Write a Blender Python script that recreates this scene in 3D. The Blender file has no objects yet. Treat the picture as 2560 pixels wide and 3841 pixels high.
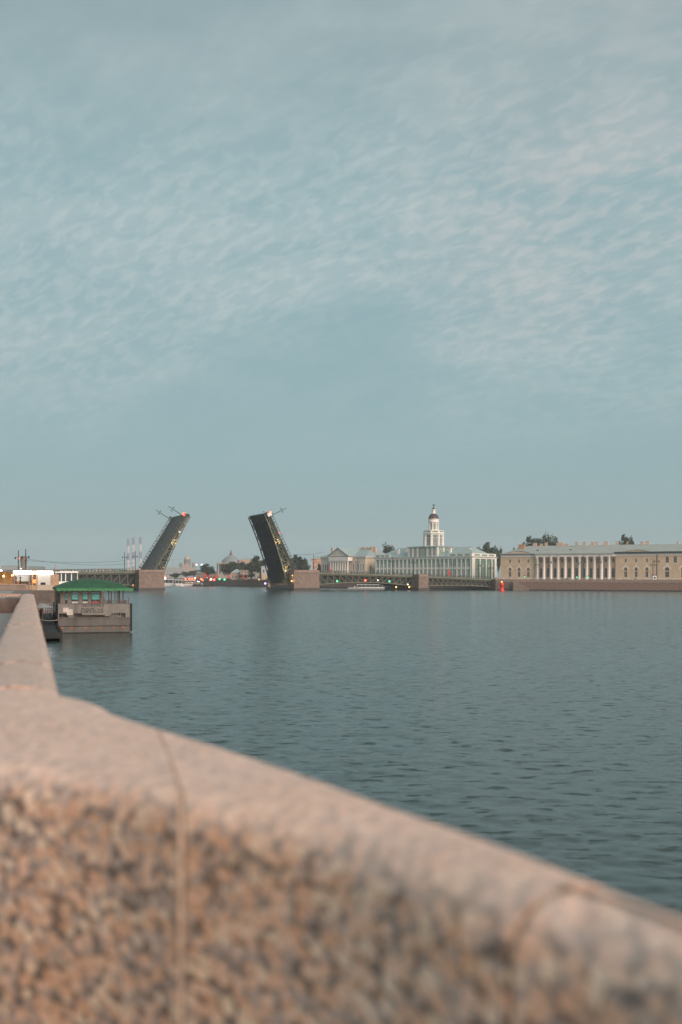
import bpy, math, random
import numpy as np
from mathutils import Vector, Matrix
R = math.radians
random.seed(11)
scene = bpy.context.scene
C = scene.collection

# ---------------------------------------------------------------- camera
F, EYE, YH, ROLL = 3734.0, 5.2, 2175.0, 0.0035      # focal length in photo pixels, eye height, horizon row, roll
cam = bpy.data.cameras.new('camera')
cam.sensor_fit = 'VERTICAL'; cam.sensor_height = 36.0; cam.lens = 35.0
cam.shift_y = (YH - 1920.5) / 3841.0
cam.clip_start = 0.05; cam.clip_end = 12000
cam.dof.use_dof = True; cam.dof.focus_distance = 480; cam.dof.aperture_fstop = 1.0
camo = bpy.data.objects.new('camera', cam); C.objects.link(camo)
camo.location = (0, 0, EYE); camo.rotation_euler = (R(90), -ROLL, 0)
scene.camera = camo

# ---------------------------------------------------------------- sky, sun, exposure
SUN_AZ, SUN_EL = R(140), R(24)
world = bpy.data.worlds.new('World'); scene.world = world; world.use_nodes = True
nt = world.node_tree; nt.nodes.clear()
def N(t, **k):
    n = nt.nodes.new(t)
    for a, v in k.items(): setattr(n, a, v)
    return n
def L(a, b): nt.links.new(a, b)
sky = N('ShaderNodeTexSky', sky_type='NISHITA', sun_disc=False)
sky.sun_elevation = SUN_EL; sky.sun_rotation = SUN_AZ
sky.altitude = 0; sky.air_density = 1.0; sky.dust_density = 3.0; sky.ozone_density = 2.0
tc = N('ShaderNodeTexCoord')
sep = N('ShaderNodeSeparateXYZ'); L(tc.outputs['Generated'], sep.inputs[0])
def math_(op, a, b=None):
    n = N('ShaderNodeMath', operation=op)
    for i, v in enumerate((a, b)):
        if v is None: continue
        if isinstance(v, (int, float)): n.inputs[i].default_value = v
        else: L(v, n.inputs[i])
    return n.outputs[0]
zc = math_('MAXIMUM', sep.outputs[2], 0.0)
zz = math_('ADD', zc, 0.38)
px_ = math_('DIVIDE', sep.outputs[0], zz); py_ = math_('DIVIDE', sep.outputs[1], zz)
comb = N('ShaderNodeCombineXYZ'); L(px_, comb.inputs[0]); L(py_, comb.inputs[1])
CL = (0.2, 6.4, 0)
def cloud(rot, scl, scale, detail, rough, dist, lo, hi, loc=(0, 0, 0)):
    m0 = N('ShaderNodeMapping'); m0.inputs['Rotation'].default_value = (0, 0, R(rot)); m0.inputs['Scale'].default_value = (1, .7, 1); L(comb.outputs[0], m0.inputs[0])
    m = N('ShaderNodeMapping'); m.inputs['Scale'].default_value = scl; m.inputs['Location'].default_value = loc
    L(m0.outputs[0], m.inputs[0])
    t = N('ShaderNodeTexNoise'); t.inputs['Scale'].default_value = scale; t.inputs['Detail'].default_value = detail
    t.inputs['Roughness'].default_value = rough; t.inputs['Distortion'].default_value = dist
    L(m.outputs[0], t.inputs['Vector'])
    r = N('ShaderNodeMapRange', interpolation_type='SMOOTHSTEP'); r.inputs[1].default_value = lo; r.inputs[2].default_value = hi
    L(t.outputs[0], r.inputs[0]); return r.outputs[0]
big = cloud(10, (0.7, 1.5, 1), 2.0, 3, .5, .5, .33, .60, CL)                    # broad veils
mid = cloud(8, (0.6, 1.7, 1), 8, 4, .55, .5, .36, .66)                          # patches
fin = cloud(24, (0.72, 1.6, 1), 46, 4, .55, .5, .38, .70)                        # mackerel flecks
hi = N('ShaderNodeMapRange', interpolation_type='SMOOTHSTEP'); hi.inputs[1].default_value = .34; hi.inputs[2].default_value = .50
L(sep.outputs[2], hi.inputs[0])
fin = math_('MULTIPLY', fin, math_('SUBTRACT', 1.0, math_('MULTIPLY', hi.outputs[0], .75)))
fac = math_('MULTIPLY', math_('ADD', math_('MULTIPLY', mid, .40), math_('MULTIPLY', fin, .58)), math_('ADD', math_('MULTIPLY', big, .80), .20))
fac = math_('ADD', math_('MULTIPLY', fac, .76), math_('MULTIPLY', big, .15))
lowf = N('ShaderNodeMapRange', interpolation_type='SMOOTHSTEP'); lowf.inputs[1].default_value = .08; lowf.inputs[2].default_value = .24
L(sep.outputs[2], lowf.inputs[0])
fac = math_('MULTIPLY', fac, lowf.outputs[0])
vcol = N('ShaderNodeMix', data_type='RGBA'); vcol.inputs['A'].default_value = (2.85, 4.50, 4.78, 1); vcol.inputs['B'].default_value = (2.95, 4.1, 4.3, 1)
L(hi.outputs[0], vcol.inputs[0])
veil = N('ShaderNodeMix', data_type='RGBA'); veil.inputs[0].default_value = 0.90           # thin high overcast over the clear sky
L(vcol.outputs['Result'], veil.inputs['B'])
L(sky.outputs[0], veil.inputs['A'])
pkn = cloud(12, (0.9, 1.2, 1), 1.9, 2, .5, .3, .34, .60, (2.2, 4.6, 0))        # the cloud bank towards the north-west catches the last warm light
pkr = N('ShaderNodeMapRange', interpolation_type='SMOOTHSTEP'); pkr.inputs[1].default_value = -.02; pkr.inputs[2].default_value = .25; L(sep.outputs[0], pkr.inputs[0])
pk = math_('MULTIPLY', pkn, pkr.outputs[0])
ccol = N('ShaderNodeMix', data_type='RGBA'); ccol.inputs['A'].default_value = (4.85, 5.75, 5.85, 1); ccol.inputs['B'].default_value = (5.7, 5.65, 5.7, 1)
L(pk, ccol.inputs[0])
cmix = N('ShaderNodeMix', data_type='RGBA'); L(ccol.outputs['Result'], cmix.inputs['B'])
L(fac, cmix.inputs[0]); L(veil.outputs['Result'], cmix.inputs['A'])
bg = N('ShaderNodeBackground'); bg.inputs['Strength'].default_value = 0.1
L(cmix.outputs['Result'], bg.inputs[0])
wo = N('ShaderNodeOutputWorld'); L(bg.outputs[0], wo.inputs[0])
sl = bpy.data.lights.new('sun', 'SUN'); sl.energy = 4.0; sl.angle = R(50); sl.color = (1, .76, .63)
so = bpy.data.objects.new('sun', sl); C.objects.link(so)
sd = Vector((math.sin(SUN_AZ) * math.cos(SUN_EL), math.cos(SUN_AZ) * math.cos(SUN_EL), math.sin(SUN_EL)))
so.rotation_euler = sd.to_track_quat('Z', 'Y').to_euler()
vs = scene.view_settings
vs.view_transform = 'Standard'; vs.look = 'None'; vs.gamma = 1; vs.exposure = 0.0
try: vs.use_curve_mapping = False
except Exception: pass
scene.cycles.volume_bounces = 0; scene.cycles.max_bounces = 6
scene.cycles.sample_clamp_indirect = 4

# ---------------------------------------------------------------- helpers
def at(px, py, Y):
    dx, dy = px - 1280, py - YH
    return Vector(((dx + ROLL * dy) * Y / F, Y, EYE - (dy - ROLL * dx) * Y / F))
class MB:
    def __init__(s): s.v = []; s.f = []; s.m = []; s.k = 0; s.sm = []
    def add(s, vs, fs, smooth=False):
        o = len(s.v); s.v += [tuple(p) for p in vs]
        s.f += [tuple(i + o for i in f) for f in fs]; s.m += [s.k] * len(fs); s.sm += [smooth] * len(fs); return s
    def box(s, x0, x1, y0, y1, z0, z1):
        return s.add([(x0,y0,z0),(x1,y0,z0),(x1,y1,z0),(x0,y1,z0),(x0,y0,z1),(x1,y0,z1),(x1,y1,z1),(x0,y1,z1)],
            [(3,2,1,0),(4,5,6,7),(0,1,5,4),(1,2,6,5),(2,3,7,6),(3,0,4,7)])
    def bar(s, p, q, w, h=None, up=(0, 0, 1)):           # rectangular bar
        p, q = Vector(p), Vector(q); d = (q - p).normalized(); up = Vector(up); h = h or w
        if abs(d.dot(up)) > .99: up = Vector((1, 0, 0))
        a = d.cross(up).normalized() * w / 2; b = a.cross(d).normalized() * h / 2
        vs = [p-a-b, p+a-b, p+a+b, p-a+b, q-a-b, q+a-b, q+a+b, q-a+b]
        return s.add(vs, [(0,1,2,3),(7,6,5,4),(0,4,5,1),(1,5,6,2),(2,6,7,3),(3,7,4,0)])
    def tube(s, p, q, r0, r1=None, n=8):
        p, q = Vector(p), Vector(q); r1 = r0 if r1 is None else r1
        d = (q - p).normalized(); up = Vector((0, 0, 1)) if abs(d.z) < .95 else Vector((1, 0, 0))
        a = d.cross(up).normalized(); b = d.cross(a)
        vs = []
        for c, r in ((p, r0), (q, r1)):
            for i in range(n):
                t = 2*math.pi*i/n; vs.append(c + a*math.cos(t)*r + b*math.sin(t)*r)
        fs = [(i, (i+1) % n, n+(i+1) % n, n+i) for i in range(n)]
        s.add(vs, fs, True); s.add(vs, [tuple(range(n-1,-1,-1)), tuple(range(n, 2*n))]); return s
    def lathe(s, prof, n=16, c=(0, 0), smooth=True, rot=0.0):
        vs = []; fs = []
        for r, z in prof:
            for i in range(n):
                t = 2*math.pi*(i+.5)/n + rot; vs.append((c[0]+r*math.cos(t), c[1]+r*math.sin(t), z))
        for j in range(len(prof)-1):
            for i in range(n):
                fs.append((j*n+i, j*n+(i+1) % n, (j+1)*n+(i+1) % n, (j+1)*n+i))
        s.add(vs, fs, smooth)
        o = len(prof)-1
        return s.add([vs[i] for i in range(n)]+[vs[o*n+i] for i in range(n)], [tuple(range(n-1,-1,-1)), tuple(range(n,2*n))])
    def poly(s, pts, d):                                 # prism: polygon pts extruded by vector d
        n = len(pts); d = Vector(d); a = [Vector(p) for p in pts]
        return s.add(a + [p + d for p in a], [tuple(range(n)), tuple(range(2*n-1, n-1, -1))] + [(i, n+i, n+(i+1) % n, (i+1) % n) for i in range(n)])
    def build(s, name, mats, parent=None, loc=(0,0,0), rz=0.0):
        me = bpy.data.meshes.new(name); me.from_pydata(s.v, [], s.f)
        for m in (mats if isinstance(mats, (list, tuple)) else [mats]): me.materials.append(m)
        me.polygons.foreach_set('material_index', s.m); me.polygons.foreach_set('use_smooth', s.sm)
        import bmesh
        bm = bmesh.new(); bm.from_mesh(me); bmesh.ops.recalc_face_normals(bm, faces=bm.faces); bm.to_mesh(me); bm.free()
        return link(name, me, parent, loc, rz)
def link(name, me, parent=None, loc=(0,0,0), rz=0.0):
    o = bpy.data.objects.new(name, me); C.objects.link(o)
    if parent: o.parent = parent
    o.location = loc; o.rotation_euler = (0, 0, rz); return o
def tag(o, label=None, cat=None, group=None, kind=None):
    for k, v in (('label', label), ('category', cat), ('group', group), ('kind', kind)):
        if v: o[k] = v
    return o
def thing(name, label, cat, loc=(0,0,0), rz=0.0, group=None):
    o = bpy.data.objects.new(name, None); C.objects.link(o); o.empty_display_size = .5
    o.location = loc; o.rotation_euler = (0, 0, rz); return tag(o, label, cat, group)
def dup(o, parent=None, kids=True):
    c = o.copy(); C.objects.link(c); c.parent = parent
    if kids:
        for ch in KIDS(o): dup(ch, c)
    return c
def KIDS(o): return [x for x in C.objects if x.parent == o]

# ---------------------------------------------------------------- materials
def mat(name, col, rough=.7, var=.18, scale=1.5, bump=0.0, metal=0.0, emit=None, es=0.0, stain=0.0, spec=.4, vstretch=1.0):
    m = bpy.data.materials.new(name); m.use_nodes = True; t = m.node_tree; p = t.nodes['Principled BSDF']
    p.inputs['Roughness'].default_value = rough; p.inputs['Metallic'].default_value = metal
    p.inputs['Specular IOR Level'].default_value = spec
    if emit:
        p.inputs['Base Color'].default_value = (*col, 1)
        p.inputs['Emission Color'].default_value = (*emit, 1); p.inputs['Emission Strength'].default_value = es; return m
    g = t.nodes.new('ShaderNodeTexCoord'); mp = t.nodes.new('ShaderNodeMapping'); mp.inputs['Scale'].default_value = (1, 1, 1/vstretch)
    t.links.new(g.outputs['Object'], mp.inputs[0])
    n = t.nodes.new('ShaderNodeTexNoise'); n.inputs['Scale'].default_value = scale; n.inputs['Detail'].default_value = 5; n.inputs['Roughness'].default_value = .6
    t.links.new(mp.outputs[0], n.inputs['Vector'])
    r = t.nodes.new('ShaderNodeValToRGB')
    r.color_ramp.elements[0].position = .3; r.color_ramp.elements[1].position = .7
    r.color_ramp.elements[0].color = (*[c*(1-var) for c in col], 1); r.color_ramp.elements[1].color = (*[min(1, c*(1+var)) for c in col], 1)
    t.links.new(n.outputs[0], r.inputs[0]); out = r.outputs[0]
    if stain:
        m2 = t.nodes.new('ShaderNodeMapping'); m2.inputs['Scale'].default_value = (.9, .9, .13); t.links.new(g.outputs['Object'], m2.inputs[0])
        n2 = t.nodes.new('ShaderNodeTexNoise'); n2.inputs['Scale'].default_value = 1.1; n2.inputs['Detail'].default_value = 6
        t.links.new(m2.outputs[0], n2.inputs['Vector'])
        mr = t.nodes.new('ShaderNodeMapRange'); mr.inputs[1].default_value = .5; mr.inputs[2].default_value = .72; mr.inputs[4].default_value = stain
        t.links.new(n2.outputs[0], mr.inputs[0])
        mx = t.nodes.new('ShaderNodeMix'); mx.data_type = 'RGBA'; mx.inputs['B'].default_value = (*[c*.45 for c in col], 1)
        t.links.new(mr.outputs[0], mx.inputs[0]); t.links.new(out, mx.inputs['A']); out = mx.outputs['Result']
    t.links.new(out, p.inputs['Base Color'])
    if bump:
        b = t.nodes.new('ShaderNodeBump'); b.inputs['Strength'].default_value = bump; b.inputs['Distance'].default_value = .05
        t.links.new(n.outputs[0], b.inputs['Height']); t.links.new(b.outputs[0], p.inputs['Normal'])
    return m
def granite(name, tops, smooth=False):
    m = bpy.data.materials.new(name); m.use_nodes = True; t = m.node_tree; p = t.nodes['Principled BSDF']
    g0 = t.nodes.new('ShaderNodeTexCoord'); g = t.nodes.new('ShaderNodeMapping'); g.inputs['Scale'].default_value = (.8, .8, 1); t.links.new(g0.outputs['Object'], g.inputs[0])
    def vor(scale, w=0.0):
        wn = t.nodes.new('ShaderNodeTexNoise'); wn.inputs['Scale'].default_value = scale*.9; wn.inputs['Detail'].default_value = 2
        t.links.new(g.outputs[0], wn.inputs['Vector'])
        ad = t.nodes.new('ShaderNodeVectorMath'); ad.operation = 'MULTIPLY_ADD'
        t.links.new(wn.outputs['Color'], ad.inputs[0]); ad.inputs[1].default_value = (.4/scale,)*3; t.links.new(g.outputs[0], ad.inputs[2])
        v = t.nodes.new('ShaderNodeTexVoronoi'); v.inputs['Scale'].default_value = scale; t.links.new(ad.outputs[0], v.inputs['Vector']); return v
    v1 = vor(27); v2 = vor(70)
    def ramp(src, cols):
        r = t.nodes.new('ShaderNodeValToRGB'); r.color_ramp.interpolation = 'CONSTANT'
        while len(r.color_ramp.elements) < len(cols): r.color_ramp.elements.new(.5)
        for e, (pos, c) in zip(r.color_ramp.elements, cols): e.position = pos; e.color = (*c, 1)
        s = t.nodes.new('ShaderNodeSeparateColor'); t.links.new(src.outputs['Color'], s.inputs[0]); t.links.new(s.outputs[0], r.inputs[0]); return r.outputs[0]
    a = ramp(v1, tops); b = ramp(v2, [(0, (.42,.34,.30)), (.35, (.62,.45,.36)), (.7, (.25,.20,.18)), (.82, (.72,.60,.50))])
    mx0 = t.nodes.new('ShaderNodeMix'); mx0.data_type = 'RGBA'; mx0.inputs[0].default_value = .25
    t.links.new(a, mx0.inputs['A']); t.links.new(b, mx0.inputs['B'])
    # black mica and pits between the crystals, in uneven drifts
    pn = t.nodes.new('ShaderNodeTexNoise'); pn.inputs['Scale'].default_value = 22; pn.inputs['Detail'].default_value = 3; t.links.new(g.outputs[0], pn.inputs['Vector'])
    ps = t.nodes.new('ShaderNodeMath'); ps.operation = 'MULTIPLY_ADD'; t.links.new(v1.outputs['Distance'], ps.inputs[0]); ps.inputs[1].default_value = .55; t.links.new(pn.outputs[0], ps.inputs[2])
    pm = t.nodes.new('ShaderNodeMapRange'); pm.inputs[1].default_value = .83; pm.inputs[2].default_value = .96; pm.inputs[4].default_value = .70; t.links.new(ps.outputs[0], pm.inputs[0])
    mx1 = t.nodes.new('ShaderNodeMix'); mx1.data_type = 'RGBA'; mx1.inputs['B'].default_value = (.055, .055, .055, 1)
    t.links.new(pm.outputs[0], mx1.inputs[0]); t.links.new(mx0.outputs['Result'], mx1.inputs['A'])
    # thin dark run-off streaks
    sm_ = t.nodes.new('ShaderNodeMapping'); sm_.inputs['Scale'].default_value = (7, 7, .35); t.links.new(g.outputs[0], sm_.inputs[0])
    sn = t.nodes.new('ShaderNodeTexNoise'); sn.inputs['Scale'].default_value = 1.0; sn.inputs['Detail'].default_value = 3; t.links.new(sm_.outputs[0], sn.inputs['Vector'])
    sr = t.nodes.new('ShaderNodeMapRange'); sr.inputs[1].default_value = .62; sr.inputs[2].default_value = .72; sr.inputs[4].default_value = .0 if smooth else .5; t.links.new(sn.outputs[0], sr.inputs[0])
    mx = t.nodes.new('ShaderNodeMix'); mx.data_type = 'RGBA'; mx.inputs['B'].default_value = (.10, .095, .085, 1)
    t.links.new(sr.outputs[0], mx.inputs[0]); t.links.new(mx1.outputs['Result'], mx.inputs['A'])
    n = t.nodes.new('ShaderNodeTexNoise'); n.inputs['Scale'].default_value = 1.7; n.inputs['Detail'].default_value = 4; t.links.new(g.outputs[0], n.inputs['Vector'])
    r = t.nodes.new('ShaderNodeValToRGB'); r.color_ramp.elements[0].position = .3; r.color_ramp.elements[1].position = .7
    r.color_ramp.elements[0].color = (.95,.78,.66,1); r.color_ramp.elements[1].color = (1.1,1.0,.96,1); t.links.new(n.outputs[0], r.inputs[0])
    mu = t.nodes.new('ShaderNodeMix'); mu.data_type = 'RGBA'; mu.blend_type = 'MULTIPLY'; mu.inputs[0].default_value = 1
    t.links.new(mx.outputs['Result'], mu.inputs['A']); t.links.new(r.outputs[0], mu.inputs['B'])
    # the tread-worn, rain-washed upper side shows much less of the grain than the hewn face
    ge = t.nodes.new('ShaderNodeNewGeometry'); sx = t.nodes.new('ShaderNodeSeparateXYZ'); t.links.new(ge.outputs['Normal'], sx.inputs[0])
    wr = t.nodes.new('ShaderNodeMapRange'); wr.interpolation_type = 'SMOOTHSTEP'; wr.inputs[1].default_value = .10; wr.inputs[2].default_value = .85; wr.inputs[4].default_value = .60
    t.links.new(sx.outputs[2], wr.inputs[0])
    wn2 = t.nodes.new('ShaderNodeMix'); wn2.data_type = 'RGBA'; wn2.inputs['B'].default_value = (.70, .545, .475, 1) if not smooth else (.57, .46, .405, 1)
    t.links.new(wr.outputs[0], wn2.inputs[0]); t.links.new(mu.outputs['Result'], wn2.inputs['A'])
    t.links.new(wn2.outputs['Result'], p.inputs['Base Color'])
    p.inputs['Roughness'].default_value = .75; p.inputs['Specular IOR Level'].default_value = .3
    bp = t.nodes.new('ShaderNodeBump'); bp.inputs['Strength'].default_value = .3 if smooth else .5; bp.inputs['Distance'].default_value = .012
    t.links.new(v1.outputs['Distance'], bp.inputs['Height']); t.links.new(bp.outputs[0], p.inputs['Normal'])
    return m
# ---------------------------------------------------------------- water
def make_water():
    rng = np.random.default_rng(5)
    rr = np.concatenate([[4, 7, 9], np.geomspace(11, 1400, 860), [2200, 3300]])
    an = np.concatenate([np.radians([-88, -75, -60, -48]), np.radians(np.linspace(-38, 38, 470)), np.radians([48, 60, 75, 88])])
    r, a = np.meshgrid(rr, an, indexing='ij')
    x = r*np.sin(a); y = r*np.cos(a)
    h = np.zeros_like(x)
    sp = np.maximum(r*.0057, r*.0029)
    # gusts: patches where the ripples stand up
    gust = np.zeros_like(x)
    for i in range(14):
        lam = rng.uniform(14, 90); th = rng.uniform(0, math.pi); ph = rng.uniform(0, 6.28)
        gust += np.sin((x*np.cos(th)+y*np.sin(th)*.55)*6.283/lam+ph)
    gust = np.clip(.75+.30*gust/2.2, .15, 1.7)
    for i in range(90):
        lam = .34*(3.4/.34)**(rng.random()**1.5)
        th = math.radians(101+rng.normal(0, 38)); ph = rng.uniform(0, 6.283)
        k = 6.283/lam; amp = .0022*lam**.45*rng.uniform(.4, 1.2)
        fade = np.clip((lam/sp-2.5)/2.5, 0, 1)
        q = k*(x*math.cos(th)+y*math.sin(th))+ph
        q = q+.45*np.sin(.31*k*(x*math.cos(th+1.2)+y*math.sin(th+1.2))+ph*2)
        h += amp*fade*(np.sin(q)+.28*np.sin(2*q+1.57))
    h *= gust
    nr, na = x.shape
    co = np.stack([x, y, h], -1).reshape(-1, 3)
    idx = np.arange(nr*na).reshape(nr, na)
    fa = np.stack([idx[:-1, :-1], idx[:-1, 1:], idx[1:, 1:], idx[1:, :-1]], -1).reshape(-1, 4)
    me = bpy.data.meshes.new('river_water')
    me.vertices.add(len(co)); me.vertices.foreach_set('co', co.ravel())
    me.loops.add(fa.size); me.loops.foreach_set('vertex_index', fa.ravel())
    me.polygons.add(len(fa)); me.polygons.foreach_set('loop_start', np.arange(0, fa.size, 4)); me.polygons.foreach_set('loop_total', np.full(len(fa), 4))
    me.update(calc_edges=True); me.flip_normals()
    me.polygons.foreach_set('use_smooth', np.ones(len(fa), bool))
    m = bpy.data.materials.new('river_water'); m.use_nodes = True; t = m.node_tree; p = t.nodes['Principled BSDF']
    p.inputs['Base Color'].default_value = (.028, .052, .050, 1); p.inputs['Roughness'].default_value = .2; p.inputs['IOR'].default_value = 1.5
    g = t.nodes.new('ShaderNodeNewGeometry')
    mp = t.nodes.new('ShaderNodeMapping'); mp.inputs['Rotation'].default_value = (0, 0, R(-11)); mp.inputs['Scale'].default_value = (.55, 1, 1)
    t.links.new(g.outputs['Position'], mp.inputs[0])
    n1 = t.nodes.new('ShaderNodeTexNoise'); n1.inputs['Scale'].default_value = 3.2; n1.inputs['Detail'].default_value = 5; n1.inputs['Roughness'].default_value = .58; n1.inputs['Distortion'].default_value = .6
    t.links.new(mp.outputs[0], n1.inputs['Vector'])
    n2 = t.nodes.new('ShaderNodeTexNoise'); n2.inputs['Scale'].default_value = .028; n2.inputs['Detail'].default_value = 3
    t.links.new(mp.outputs[0], n2.inputs['Vector'])
    mr = t.nodes.new('ShaderNodeMapRange'); mr.inputs[1].default_value = .38; mr.inputs[2].default_value = .64; mr.inputs[3].default_value = .5; mr.inputs[4].default_value = 1.0
    t.links.new(n2.outputs[0], mr.inputs[0])
    # ripple facets: noise read as slope, so that they stay the same size in metres at any distance
    sb = t.nodes.new('ShaderNodeVectorMath'); sb.operation = 'SUBTRACT'; t.links.new(n1.outputs['Color'], sb.inputs[0]); sb.inputs[1].default_value = (.5, .5, .5)
    mu = t.nodes.new('ShaderNodeVectorMath'); mu.operation = 'MULTIPLY'; t.links.new(sb.outputs[0], mu.inputs[0]); mu.inputs[1].default_value = (.45, .6, 0)
    sc_ = t.nodes.new('ShaderNodeVectorMath'); sc_.operation = 'SCALE'; t.links.new(mu.outputs[0], sc_.inputs[0]); t.links.new(mr.outputs[0], sc_.inputs['Scale'])
    ad = t.nodes.new('ShaderNodeVectorMath'); ad.operation = 'ADD'; t.links.new(sc_.outputs[0], ad.inputs[0]); t.links.new(g.outputs['Normal'], ad.inputs[1])
    # steep little fronts of the wind ripples, short and scattered, all leaning the same way
    m3 = t.nodes.new('ShaderNodeMapping'); m3.inputs['Rotation'].default_value = (0, 0, R(-9)); m3.inputs['Scale'].default_value = (.42, 1.15, 1); t.links.new(g.outputs['Position'], m3.inputs[0])
    n3 = t.nodes.new('ShaderNodeTexNoise'); n3.inputs['Scale'].default_value = 2.7; n3.inputs['Detail'].default_value = 3; n3.inputs['Roughness'].default_value = .55; t.links.new(m3.outputs[0], n3.inputs['Vector'])
    r3 = t.nodes.new('ShaderNodeMapRange'); r3.interpolation_type = 'SMOOTHSTEP'; r3.inputs[1].default_value = .575; r3.inputs[2].default_value = .68; t.links.new(n3.outputs[0], r3.inputs[0])
    k3 = t.nodes.new('ShaderNodeMath'); k3.operation = 'MULTIPLY'; t.links.new(r3.outputs[0], k3.inputs[0]); t.links.new(mr.outputs[0], k3.inputs[1])
    s3 = t.nodes.new('ShaderNodeVectorMath'); s3.operation = 'SCALE'; s3.inputs[0].default_value = (.08, -.75, 0); t.links.new(k3.outputs[0], s3.inputs['Scale'])
    ad2 = t.nodes.new('ShaderNodeVectorMath'); ad2.operation = 'ADD'; t.links.new(ad.outputs[0], ad2.inputs[0]); t.links.new(s3.outputs[0], ad2.inputs[1])
    no = t.nodes.new('ShaderNodeVectorMath'); no.operation = 'NORMALIZE'; t.links.new(ad2.outputs[0], no.inputs[0]); t.links.new(no.outputs[0], p.inputs['Normal'])
    me.materials.append(m)
    return tag(link('river_water', me), kind='structure')
make_water()

# ---------------------------------------------------------------- near bank: granite parapet, pavement, quay wall
TOP, PAVE = EYE-.70, EYE-1.55
M_GR = granite('pink_granite', [(0, (.30,.26,.25)), (.10, (.46,.38,.35)), (.26, (.68,.45,.33)), (.46, (.74,.53,.42)), (.64, (.64,.40,.27)), (.78, (.80,.66,.53)), (.92, (.40,.34,.32))])
M_GR2 = granite('grey_pink_granite', [(0, (.20,.17,.16)), (.12, (.42,.36,.33)), (.35, (.54,.42,.36)), (.62, (.58,.48,.42)), (.86, (.34,.30,.28))], True)
M_MORT = mat('mortar', (.46,.33,.25), .95, .3, 9)
M_DGR = mat('dark_granite', (.13,.095,.08), .85, .3, 3, .4, stain=.5)
M_PAVE = mat('paving', (.27,.265,.255), .85, .15, 2.5, .2)
def flat(px, py, h):                                     # plan position of a point h below the eye
    dx, dy = px-1280, py-YH
    y = h*F/(dy-ROLL*dx); return Vector(((dx+ROLL*dy)*y/F, y))
def block(pi, po, parent, m, name='granite_block', z0=PAVE-.4, zt=TOP, ri=.15, ro=.09, crown=.012, jit=0.0):
    """one coping stone between two cross-sections: pi = inner plan points, po = outer plan points (same count)"""
    prof_n = 7; rows = []
    for a, b in zip(pi, po):
        a, b = Vector(a), Vector(b); d = (b-a); w = d.length; d = d/w; row = []
        row.append((a, z0))
        for i in range(prof_n+1):
            t = math.pi/2*i/prof_n; row.append((a+d*(ri-ri*math.cos(t)), zt-ri+ri*math.sin(t)))
        row.append((a+d*w*.5, zt+crown))
        for i in range(prof_n+1):
            t = math.pi/2*(1-i/prof_n); row.append((b-d*(ro-ro*math.cos(t)), zt-ro+ro*math.sin(t)))
        row.append((b, -1.2))
        rows.append([(p.x, p.y, z) for p, z in row])
    n = len(rows[0]); vs = [p for r_ in rows for p in r_]; mb = MB()
    fs = [(j*n+i, (j+1)*n+i, (j+1)*n+i+1, j*n+i+1) for j in range(len(rows)-1) for i in range(n-1)]
    mb.add(vs, fs, True)
    mb.add(rows[0], [tuple(range(n))]); mb.add(rows[-1], [tuple(range(n-1, -1, -1))])
    return mb.build(name, m, parent)
par = thing('granite_parapet', 'pink granite embankment parapet curving across the foreground and running along the river', 'parapet', (0, 0, 0))
# plan outline of the near bend (outer = water side, inner = pavement side)
def lerp(a, b, t): return a+(b-a)*t
def gap(a, b, g): d = (b-a).normalized(); return a+d*g
g = .014
def sec(o, i, out=.07):                                  # a cross-section: silhouette point of the rounded outer edge, start of the hewn inner face
    po, pi = flat(*o, .70), flat(*i, .72); return [po+(po-pi).normalized()*out, pi]
J1 = sec((2250, 3325), (1912, 3400)); J2 = sec((590, 2733), (690, 3024))
SC = [[J1[0]+Vector((.62, -1.05)), J1[1]+Vector((.62, -1.02))], sec((2560, 3440), (2490, 3600)), sec((2367, 3371), (2180, 3480)), J1]
SB = [J1, sec((2000, 3222), (1640, 3305)), sec((1750, 3128), (1420, 3215)), sec((1420, 3012), (1220, 3143)), sec((1241, 2946), (1020, 3092)), sec((914, 2833), (830, 3050)), J2]
SA = [J2, sec((424, 2680), (441, 2967)), sec((385, 2656), (200, 2925)), sec((318, 2627), (-60, 2885), .05), [flat(240, 2602, .70), Vector((-2.0, 4.35))], [flat(230, 2584, .70), flat(230, 2584, .70)+Vector((-.535, -.17))]]
def stone(S, g0, g1):
    S = [list(p) for p in S]
    if g0: S[0] = [gap(S[0][k], S[1][k], g) for k in (0, 1)]
    if g1: S[-1] = [gap(S[-1][k], S[-2][k], g) for k in (0, 1)]
    P_ = []                                              # ease the plan curve through the sections
    for i in range(len(S)-1):
        a_ = S[max(i-1, 0)]; b_ = S[i]; c_ = S[i+1]; d_ = S[min(i+2, len(S)-1)]
        for t in (0, .33, .67):
            P_.append([.5*((2*b_[k])+(c_[k]-a_[k])*t+(2*a_[k]-5*b_[k]+4*c_[k]-d_[k])*t*t+(3*b_[k]-a_[k]-3*c_[k]+d_[k])*t**3) for k in (0, 1)])
    P_.append(S[-1])
    return block([p[1] for p in P_], [p[0] for p in P_], par, M_GR)
stone(SC, False, True); stone(SB, True, True); stone(SA, True, False)
J1o, J1i = J1; J2o, J2i = J2
for a, b, sd_ in ((J1i, J1o, 1), (J2i, J2o, 1)):             # weathered mortar in the joints, a little set back
    d = (b-a).normalized(); n_ = Vector((-d.y, d.x))*(g+.001); a2, b2 = a+d*.009, b-d*.009
    block([a2-n_, a2+n_], [b2-n_, b2+n_], par, M_MORT, 'mortar_joint', zt=TOP-.002)
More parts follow.
